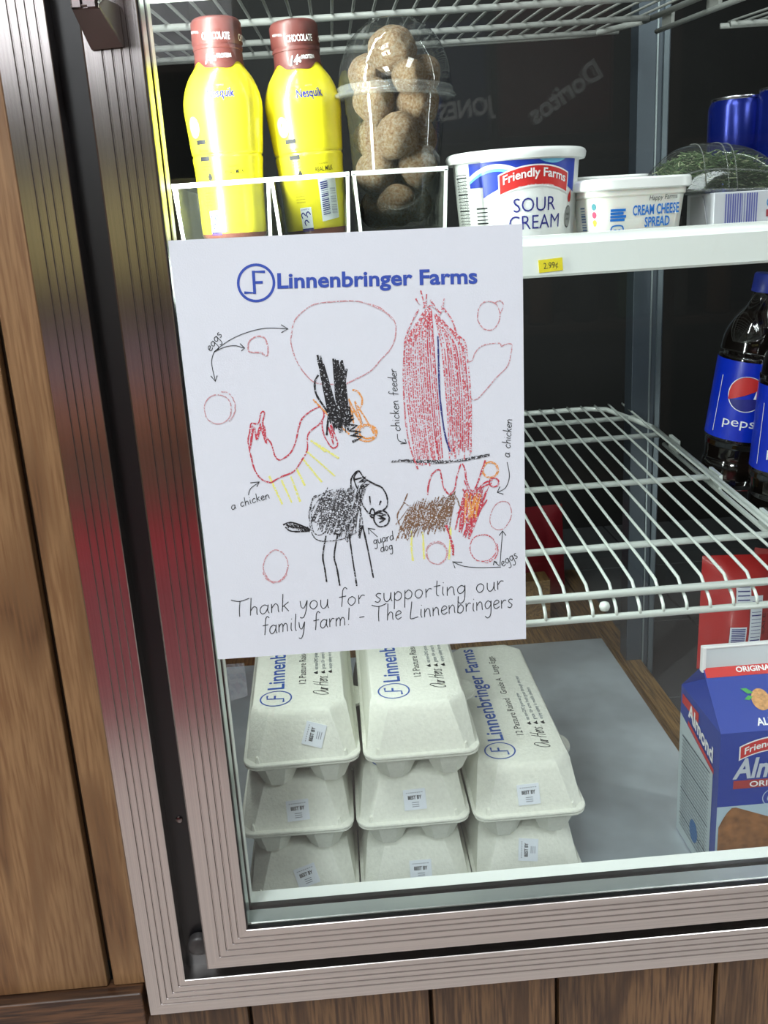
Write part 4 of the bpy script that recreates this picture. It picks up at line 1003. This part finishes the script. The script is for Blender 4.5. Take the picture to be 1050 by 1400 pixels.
# cream cheese box
bx = thing('cream_cheese_box', 'flat white and silver cream cheese box with purple barcode under the herb box', 'box', (.2775, .120, .1135))
obj('carton', MB().box(0, .115, 0, .055, 0, .0385), mat('silver board', (206, 208, 214), .35, .15), bx, bevel=.0008)
fm = lambda u, v: (u, -.0004, v)
a = MB(); 
for k in range(14): x = .0085 + k * .0018; a.sheet(fm, [x, x + random.choice((.0006, .0010, .0012))], .012, .0370, 1)
obj('barcode', a, mat('violet bars', (88, 92, 156), .5), bx)
a = MB(); text(a, fm, 'CREAM CHEESE', .0400, .0270, .034, .0052, 0, .03); obj('blue_print', a, mat('box blue', (50, 120, 176), .5), bx)
a = MB(); a.sheet(fm, [.0400, .0800], .0195, .0245, 1); ro = obj('red_ribbon', a, mat('dark red', (150, 44, 56), .5), bx)
obj('ribbon_lettering', text(MB(), lambda u, v: (u, -.0007, v), 'ORIGINAL', .0435, .0205, .024, .0028, 0, .02), M['white'], ro)
obj('end_flap', MB().loft([[(-.0004, .004, .003), (-.0004, .045, .003), (-.0004, .045, .0365), (-.0004, .020, .0365)], [(-.0010, .004, .003), (-.0010, .045, .003), (-.0010, .045, .0365), (-.0010, .020, .0365)]]), mat('grey board', (176, 176, 180), .5), bx)

# ================================================================== HERB CLAMSHELL
hc = thing('herb_clamshell', 'clear plastic clamshell of green rosemary sprigs on the cream cheese box', 'herb box', (.2950, .165, .1525), (.0, .03, .06))
def dome_pt(s, t):
    return ((s - .5) * .112, (t - .5) * .070 - (.004 if 0 else 0), .040 * (1 - abs(2 * s - 1) ** 3.0) * (1 - abs(2 * t - 1) ** 4.0) * (1 - .25 * s) + .001)
shell = MB(); vs = []; fs = []; N = 30
for i in range(N + 1):
    for j in range(N + 1): vs.append(dome_pt(i / N, j / N))
for i in range(N):
    for j in range(N): q = i * (N + 1) + j; fs.append((q, q + N + 1, q + N + 2, q + 1))
shell.add(vs, fs); obj('clear_lid', shell, clear_mat('clamshell plastic', (.97, .98, .97), 1.5, .06, .03), hc, smooth=3.2)
rb = MB()
for t in (.06,): rb.tube([(x, y, z + .0006) for x, y, z in [dome_pt(k / 24, t) for k in range(25)]], .0009, 6)
for s in (.30, .46, .52): rb.tube([(x, y, z + .0003) for x, y, z in [dome_pt(s, k / 24) for k in range(13)]], .0004, 6)
rb.tube([(-.056, -.035, .001), (.056, -.035, .001), (.056, .035, .001), (-.056, .035, .001), (-.056, -.035, .001)], .0012, 6)
obj('lid_ribs', rb, M['clearrim'], hc, smooth=3.2)
def sprigs(n, r):
    hbm = MB()
    for k in range(n):
        s, t = random.uniform(.12, .9), random.uniform(.12, .8); x, y, z = dome_pt(s, t); z = random.uniform(.1, .85) * z
        a = random.uniform(0, PI); b = random.uniform(-.5, .5); l = random.uniform(.004, .011)
        dx, dy, dz = l * math.cos(a) * math.cos(b), l * math.sin(a) * math.cos(b), l * math.sin(b)
        p0 = (x - dx / 2, y - dy / 2, max(.001, z - dz / 2)); p1 = (x + dx / 2, y + dy / 2, max(.001, z + dz / 2))
        mx_ = .032
        hbm.tube([p0, tuple((u + v) / 2 + random.uniform(-.0006, .0006) for u, v in zip(p0, p1)), p1], [r * .6, r, r * .4], 4)
    return hbm
o = obj('rosemary_sprigs', sprigs(1600, .0006), mat('herb green', (104, 130, 84), .6, var=.4, vscale=120), hc); o['kind'] = 'stuff'
o = obj('rosemary_stems', sprigs(260, .0005), mat('pale stem', (216, 222, 180), .5), hc); o['kind'] = 'stuff'

# ================================================================== ALMOND MILK CARTON
am = thing('almond_milk_carton', 'blue gable-top almond milk carton with red stripe, standing on the metal sheet', 'carton', (.3095, .132, -.5140))
W_, D_, HS, HR = .097, .097, .203, .247
blue = mat('carton blue', (30, 62, 160), .4, coat=.2)
body = MB().add([(0, 0, .037), (W_, 0, .037), (W_, D_, .037), (0, D_, .037), (0, 0, HS), (W_, 0, HS), (W_, D_, HS), (0, D_, HS), (.0, D_ / 2, HR), (W_, D_ / 2, HR), (.012, D_ / 2, HR - .012), (W_ - .012, D_ / 2, HR - .012)],
    [(0, 3, 2, 1), (0, 1, 5, 4), (1, 2, 6, 5), (2, 3, 7, 6), (3, 0, 4, 7), (4, 5, 9, 8), (6, 7, 8, 9), (7, 4, 10), (4, 8, 10), (8, 7, 10), (5, 6, 11), (9, 5, 11), (6, 9, 11)])
obj('carton_body', body, blue, am)
fin = MB().box(0, W_, D_ / 2 - .0022, D_ / 2 + .0022, HR - .004, HR + .0185)
obj('top_fin', fin, mat('fin white', (216, 222, 226), .4), am, bevel=.0012)
fin = MB().box(-.0006, W_, D_ / 2 - .0030, D_ / 2 + .0030, HR + .0178, HR + .0200)
obj('fin_crimp', fin, M['white'], am, bevel=.0008)
obj('fin_crimp', MB().box(-.0012, .0025, D_ / 2 - .0032, D_ / 2 + .0032, HR - .006, HR + .0198), M['white'], am, bevel=.0008)
def gable(lift):
    L = math.hypot(D_ / 2, HR - HS); ny, nz = -(HR - HS) / L, (D_ / 2) / L
    return lambda u, v: (u, D_ / 2 * v / L + ny * lift, HS + (HR - HS) * v / L + nz * lift)
GL = math.hypot(D_ / 2, HR - HS)
rs = obj('red_stripe', MB().sheet(gable(.0004), [.001, W_], GL - .0125, GL - .0008, 1), M['red'], am)
obj('stripe_lettering', text(MB(), gable(.0008), 'ORIGINAL', .0300, GL - .0090, .036, .0050, 0, .03), M['white'], rs)
t_ = MB(); t_.disc(gable(.0004), .0450, .0290, .0085, .0105, 28); nut = obj('almond_picture', t_, mat('almond tan', (214, 158, 98), .5, var=.35, vscale=350), am)
t_ = MB(); t_.poly(gable(.0006), [(.0290, .0405), (.0345, .0405), (.0400, .0355), (.0345, .0350)]); t_.poly(gable(.0006), [(.0300, .0300), (.0345, .0335), (.0385, .0320), (.0345, .0290)])
obj('green_leaf', t_, mat('leaf green', (72, 168, 76), .5), nut)
t_ = MB(); text(t_, gable(.0004), 'ALMONDMILK', .0350, .0050, .0600, .0066, 0, .03); obj('gable_lettering', t_, M['white'], am)
fm = lambda lift: (lambda u, v: (u, -lift, v))
bb = obj('badge_border', badge(fm(.0004), .0520, .1760, .0660, .0120, .0080, .0013), M['white'], am)
obj('badge_field', badge(fm(.0006), .0520, .1760, .0660, .0120, .0080), M['red'], bb)
t_ = MB(); text(t_, fm(.0009), 'Friendly Farms', .0520, .1805, .0590, .0064, 0, .02, 0, True, .0072); obj('badge_lettering', t_, M['white'], bb)
t_ = MB(); text(t_, fm(.0004), 'Almond', .0130, .1560, .0740, .0195, 0, .03, .18); obj('product_lettering', t_, mat('silver print', (196, 204, 214), .4), am)
t_ = MB(); t_.sheet(fm(.0004), [.0140, W_ - .001], .1450, .1535, 1); rr_ = obj('red_ribbon', t_, mat('dim red', (170, 52, 54), .5), am)
t_ = MB(); text(t_, fm(.0008), 'ORIGINAL', .0290, .1465, .0480, .0055, 0, .02); obj('ribbon_lettering', t_, M['white'], rr_)
t_ = MB(); t_.disc(fm(.0004), .0530, .1330, .0110, .0095, 32, r0=.0008); text(t_, fm(.0004), '60', .0465, .1295, .0125, .0075, 0, .02); obj('calorie_seal', t_, mat('pale blue print', (186, 204, 226), .5), am)
t_ = MB(); t_.sheet(fm(.0003), us(.0, W_, 10), .037, lambda u: .1270, 1); wf = obj('pale_field', t_, mat('pale field', (178, 200, 214), .5), am)
t_ = MB(); t_.sheet(fm(.0006), us(.0020, W_ - .0005, 24), .038, lambda u: .0900 + .0370 * math.sin(min(1, (u + .004) / .022) * PI / 2) - max(0, u - .014) * .40, 1)
obj('almond_photo', t_, mat('almond brown', (150, 98, 54), .6, var=.45, vscale=120), wf)
lm = lambda lift: (lambda u, v: (-lift, u, v))
wp = obj('side_panel_print', MB().sheet(lm(.0004), us(.012, D_ - .001, 12), .038, lambda u: .152 + (u) * .22, 1), mat('side panel white', (190, 204, 208), .5), am)
t_ = MB()
for k in range(26):
    y = .050 + k * .0042
    u1, u2 = .018, .088
    if y < .155: t_.sheet(lm(.0007), [u1, u2], y, y + (.0016 if k % 7 == 3 else .0006), 1)
    if y < .155: text(t_, lambda u, v: (-.0009, .018 + .088 - u, v), 'INGREDIENTS: almondmilk (water, almonds), cane', .020, y + .0014, .064, .0016)
t_.disc(lm(.0007), .030, .060, .008, .008, 20, r0=.0006)
obj('small_print', t_, mat('slate print', (70, 84, 98), .5), wp)
t_ = MB(); t_.disc(lm(.0009), .050, .066, .010, .012, 24); obj('blue_seal', t_, mat('seal blue', (50, 110, 170), .5), wp)
t_ = MB(); text(t_, lambda u, v: (-.0008, .090 - u, v + (.090 - u) * .25), 'Almond', .015, .162, .062, .0150, 0, .03); obj('side_lettering', t_, M['white'], am)
t_ = MB(); t_.sheet(lambda u, v: (-.0007, u, v), [.010, .075], lambda u: .1530 + u * .23, lambda u: .1580 + u * .23, 1); obj('side_ribbon', t_, M['red'], am)
t_ = MB(); t_.sheet(lambda u, v: (-.0006, u, v), us(.050, .092, 8), lambda u: .186 - 0 * u, lambda u: .196, 1); obj('side_badge', t_, M['red'], am)

# ================================================================== COLA BOTTLES
def cola(label, loc, rot):
    t = thing('cola_bottle', label, 'bottle', loc, rot, 'dark cola bottles')
    pr_ = smooth_prof([(0, .020), (.002, .030), (.010, .0345), (.028, .0340), (.034, .0325), (.052, .0350), (.056, .0360), (.143, .0360), (.148, .0357), (.165, .0345), (.182, .0280), (.196, .0180), (.206, .0135), (.214, .0125)], 3)
    cm = mat('dark cola', (16, 12, 10), .08, coat=1) if 'dark cola' not in bpy.data.materials else bpy.data.materials['dark cola']
    obj('bottle_body', MB().lathe(pr_, 56), cm, t, smooth=3.2)
    obj('cap', MB().lathe([(.211, .0150), (.2125, .0155), (.2140, .0150), (.2150, .0150), (.2285, .0146), (.2300, .0135), (.2302, 0)], 90, rf=lambda r, a, z: r + (.0003 * math.cos(45 * a) if .215 <= z < .229 else 0)), mat('blue cap', (38, 52, 140), .4) if 'blue cap' not in bpy.data.materials else bpy.data.materials['blue cap'], t, smooth=.8)
    lb = obj('blue_label', MB().lathe([(.0580, .0362), (.1420, .0364)], 56, cap0=False, cap1=False), mat('label blue', (10, 46, 190), .3, coat=.4) if 'label blue' not in bpy.data.materials else bpy.data.materials['label blue'], t, smooth=3.2)
    cm_ = lambda lift: (lambda u, v: ((.0364 + lift) * math.cos(-PI / 2 + u / .0364), (.0364 + lift) * math.sin(-PI / 2 + u / .0364), v))
    R0 = .0190; cy_ = .1090
    a = MB().disc(cm_(.0003), 0, cy_, R0, R0, 36); obj('white_disc', a, M['white'], lb)
    arc_t = lambda u: math.sqrt(max(0, (R0 - .0010) ** 2 - u * u))
    lim = R0 - .0011
    a = MB().sheet(cm_(.0006), us(-lim, lim, 24), lambda u: cy_ + min(arc_t(u), -.0035 + .0095 * (.5 + .5 * u / lim) ** 1.6 + .004 * (u / lim)), lambda u: cy_ + arc_t(u), 1); obj('red_wave', a, M['red'], lb)
    a = MB().sheet(cm_(.0006), us(-lim, lim, 24), lambda u: cy_ - arc_t(u), lambda u: cy_ + max(-arc_t(u), -.0052 + .0014 * math.sin(u / lim * 2)), 1); obj('blue_wave', a, M['navy'], lb)
    a = MB(); text(a, cm_(.0005), 'pepsi', -.0190, .0740, .0370, .0098, 0, .0); a.sheet(cm_(.0004), [-.0300, -.0293], .064, .125, 1); obj('brand_lettering', a, M['white'], lb)
    return t
cola('dark cola bottle with blue cap and label, whole emblem showing', (.4430, .45, -.172), (.02, .13, -.44)).scale = (1.06,) * 3
cola('dark cola bottle cut by the photo edge, in front of the other cola bottle', (.4560, .345, -.186), (.02, .06, -.52)).scale = (1.06,) * 3

# blue cans on the far shelf
def can(label, loc):
    t = thing('drink_can', label, 'can', loc, group='tall blue drink cans')
    obj('can_body', MB().lathe([(0, .022), (.004, .0265), (.115, .0265), (.121, .0235)], 40), mat('can blue', (18, 34, 120), .22, .5) if 'can blue' not in bpy.data.materials else bpy.data.materials['can blue'], t, smooth=.9)
    obj('can_rim', MB().lathe([(.120, .0232), (.122, .0245), (.1235, .0240), (.1225, .0225), (.120, .0215), (.1195, 0)], 40, cap0=False), mat('can silver', (190, 190, 196), .25, 1) if 'can silver' not in bpy.data.materials else bpy.data.materials['can silver'], t, smooth=.9)
    return t
can('tall dark blue drink can behind the herb box, nearer the post', (.3930, .36, .118))
c2 = can('tall dark blue drink can at the photo edge behind the herb box', (.4270, .33, .122))
obj('red_mark', MB().sheet(lambda u, v: (.0268 * math.cos(-2.0 + u / .0268), .0268 * math.sin(-2.0 + u / .0268), v), us(-.006, .006, 6), lambda u: .058 - 30 * u * u, .066, 1), M['red'], c2)
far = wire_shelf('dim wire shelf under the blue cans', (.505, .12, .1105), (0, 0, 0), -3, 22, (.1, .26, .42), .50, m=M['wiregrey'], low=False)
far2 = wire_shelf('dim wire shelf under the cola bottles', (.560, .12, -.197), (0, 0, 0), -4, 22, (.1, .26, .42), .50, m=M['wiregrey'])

# ================================================================== RED SNACK BAGS
def bag(label, loc, rot, w_, h_, cols, prints=True):
    t = thing('snack_bag', label, 'bag', loc, rot, 'red snack bags')
    N = 18; F = []; fs = []
    for side in (1, -1):
        for i in range(N + 1):
            for j in range(N + 1):
                s, q = i / N, j / N
                th = .022 * (1 - abs(2 * s - 1) ** 2.5) * (1 - abs(2 * q - 1) ** 3.5)
                th += .0025 * noise.noise(Vector((s * 5, q * 6, side * 3 + w_ * 40))) * (1 if 0 < i < N and 0 < j < N else 0)
                F.append(((s - .5) * w_, -side * th, q * h_))
    for k in (0, 1):
        o_ = k * (N + 1) ** 2
        for i in range(N):
            for j in range(N):
                q = o_ + i * (N + 1) + j; f = (q, q + N + 1, q + N + 2, q + 1); fs.append(f if k == 0 else f[::-1])
    mb = MB().add(F, fs); obj('bag_film', mb, cols, t, smooth=3.2)
    if prints:
        fr_ = lambda lift: (lambda u, v: (u, -.022 * (1 - abs(2 * u / w_) ** 2.5) * (1 - abs(2 * v / h_ - 1) ** 3.5) - lift - .0022, v))
        a = MB(); a.sheet(fr_(0), us(-.022, .002, 6), .030, .062, 4); a.sheet(fr_(.0), us(.006, .026, 6), .028, .105, 6); a.sheet(fr_(.0), us(-.016, .006, 6), .088, .122, 4); po = obj('white_panel', a, M['sticker'], t)
        a = MB()
        for k in range(11): a.sheet(fr_(.0006), us(-.020, .0, 4), .0335 + k * .0025, .0335 + k * .0025 + .0014, 1)
        for k in range(14): a.sheet(fr_(.0006), us(.008, .024, 4), .032 + k * .005, .032 + k * .005 + (.0016 if k in (2, 9) else .0007), 1)
        for k in range(5): a.sheet(fr_(.0006), us(-.014, .004, 4), .093 + k * .006, .0945 + k * .006, 1)
        obj('panel_print', a, M['navy'], po)
        a = MB(); text(a, fr_(.0004), 'SALE', .0330, .050, .03, .0055, PI / 2, .02); obj('side_print', a, mat('deep red print', (110, 24, 30), .5), t)
    return t
redf = mat('red film', (190, 44, 44), .35, coat=.3)
bag('bright red snack bag with white barcode and nutrition panels beyond the almond carton', (.510, .56, -.470), (-.15, .10, .15), .112, .158, redf)
bag('red snack bag with pale curved edge behind the almond carton, half hidden', (.625, .66, -.500), (-.2, .12, -.2), .11, .15, mat('red film dull', (170, 50, 46), .4), False)
bag('dim red bag seen through the wire shelf beside the paper', (.285, .88, -.48), (-.1, .0, .1), .14, .16, mat('dark red film', (120, 24, 34), .4), False)
bag('dim teal bag behind the wire shelf next to the paper edge', (.150, .90, -.48), (-.1, .0, -.1), .10, .15, mat('teal film', (30, 92, 74), .4), False)

# ================================================================== SHOP BEHIND THE PHOTOGRAPHER (seen in reflections)
rk = struct('trim_5')
dw = mat('rack wood', (70, 52, 40), .6)
for z in (-.60, -.16, .30, .78): obj('rack_shelf', MB().box(-.2, 2.0, -2.3, -1.95, z, z + .02), dw, rk)
for x in (-.2, .9, 1.98): obj('rack_side', MB().box(x, x + .02, -2.3, -1.95, -.95, 1.0), dw, rk)
obj('rack_back', MB().box(-.2, 2.0, -2.32, -2.3, -.95, 1.0), mat('rack back', (34, 26, 24), .8), rk)
gb = [mat('shop bottle %d' % i, c_, .12, coat=.6) for i, c_ in enumerate(((60, 90, 60), (120, 120, 116), (90, 60, 34), (40, 44, 48)))]
for k in range(12):
    x = .32 + k * .125
    lab = '%s of the three %s bottles in the rack reflected in the door' % (('first', 'second', 'third')[k // 4], ('green glass', 'clear grey', 'amber', 'smoke black')[k % 4])
    t = thing('shop_bottle', lab, 'bottle', (x, -2.02, -.14), group='bottles in the reflected rack')
    obj('glass_body', MB().lathe([(0, .028), (.006, .036), (.13, .036), (.16, .026), (.20, .013), (.25, .013)], 24), gb[k % 4], t, smooth=.9)
    obj('cap', MB().lathe([(.245, .0145), (.265, .0145)], 20), M['white_pl'] if k % 2 else M['chrome'], t, smooth=.9)
def sign_board(label, x0, x1, z0, z1, col, s, tx, tz, ln, cap, ang):
    t = thing('chip_bag', label, 'bag', (0, -1.93, 0), group='chip bags in the reflected rack')
    t_b = MB().loft([[(x0, 0, z0), (x1, 0, z0), (x1, 0, z1), (x0, 0, z1)], [(x0 + .02, .045, z0 + .03), (x1 - .02, .045, z0 + .03), (x1 - .02, .045, z1 - .03), (x0 + .02, .045, z1 - .03)]])
    obj('bag_film', t_b, mat('film ' + s, col, .35), t, bevel=.01)
    obj('bag_lettering', text(MB(), lambda u, v: (2 * tx - u, .0462, v), s, tx - ln / 2, tz, ln, cap, ang, .03), M['white'], t)
sign_board('dark red chip bag reflected in the glass above the tubs', .44, .74, .34, .66, (96, 30, 30), 'Doritos', .60, .47, .20, .045, -.55)
sign_board('dark blue bag reflected in the glass near the domed cup', .18, .43, .33, .62, (26, 34, 84), 'JONES', .36, .40, .14, .038, -.1)
gs = struct('trim_6')  # unseen rack added only for its reflection in the door frame
for z in (-.30, .06, .50): obj('rack_shelf', MB().box(-1.15, -.22, -1.95, -1.58, z - .02, z), dw, gs)
for x in (-1.17, -.22): obj('rack_side', MB().box(x, x + .02, -1.95, -1.58, -.45, .56), dw, gs)
obj('rack_back', MB().box(-1.15, -.22, -1.96, -1.95, -.45, .56), mat('rack back grey', (92, 84, 86), .6), gs)
for i, (x0, x1, z0, z1, c_, lab) in enumerate(((-1.10, -.26, .061, .27, (206, 196, 130), 'added olive box that makes an olive band mirrored in the frame'), (-1.10, -.28, -.299, -.19, (220, 150, 104), 'added low orange box that makes an orange band mirrored in the frame'), (-1.08, -.30, -.188, -.06, (176, 162, 180), 'added grey violet box on the orange one, makes a band mirrored in the frame'))):
    tag(obj('band_box', MB().box(x0, x1, -1.88, -1.60, z0, z1), mat('box %d' % i, c_, .6), bevel=.004), lab, 'box')  # boxes added to colour the bands mirrored in the door frame
rb_ = thing('red_stand_in', 'added red block standing in for a red thing mirrored in the door frame', 'bin', (-.62, -1.6, -.999))
obj('stand_in_wall', MB().loft([[(-.40, -.2, 0), (.40, -.2, 0), (.40, .2, 0), (-.40, .2, 0)], [(-.46, -.25, .48), (.46, -.25, .48), (.46, .25, .48), (-.46, .25, .48)]]), mat('stand-in red', (214, 96, 118), .5), rb_)  # red block added to give the frame its red reflection
obj('stand_in_rim', MB().box(-.48, .48, -.27, .27, .46, .49), mat('stand-in rim', (190, 40, 60), .5), rb_, bevel=.01)
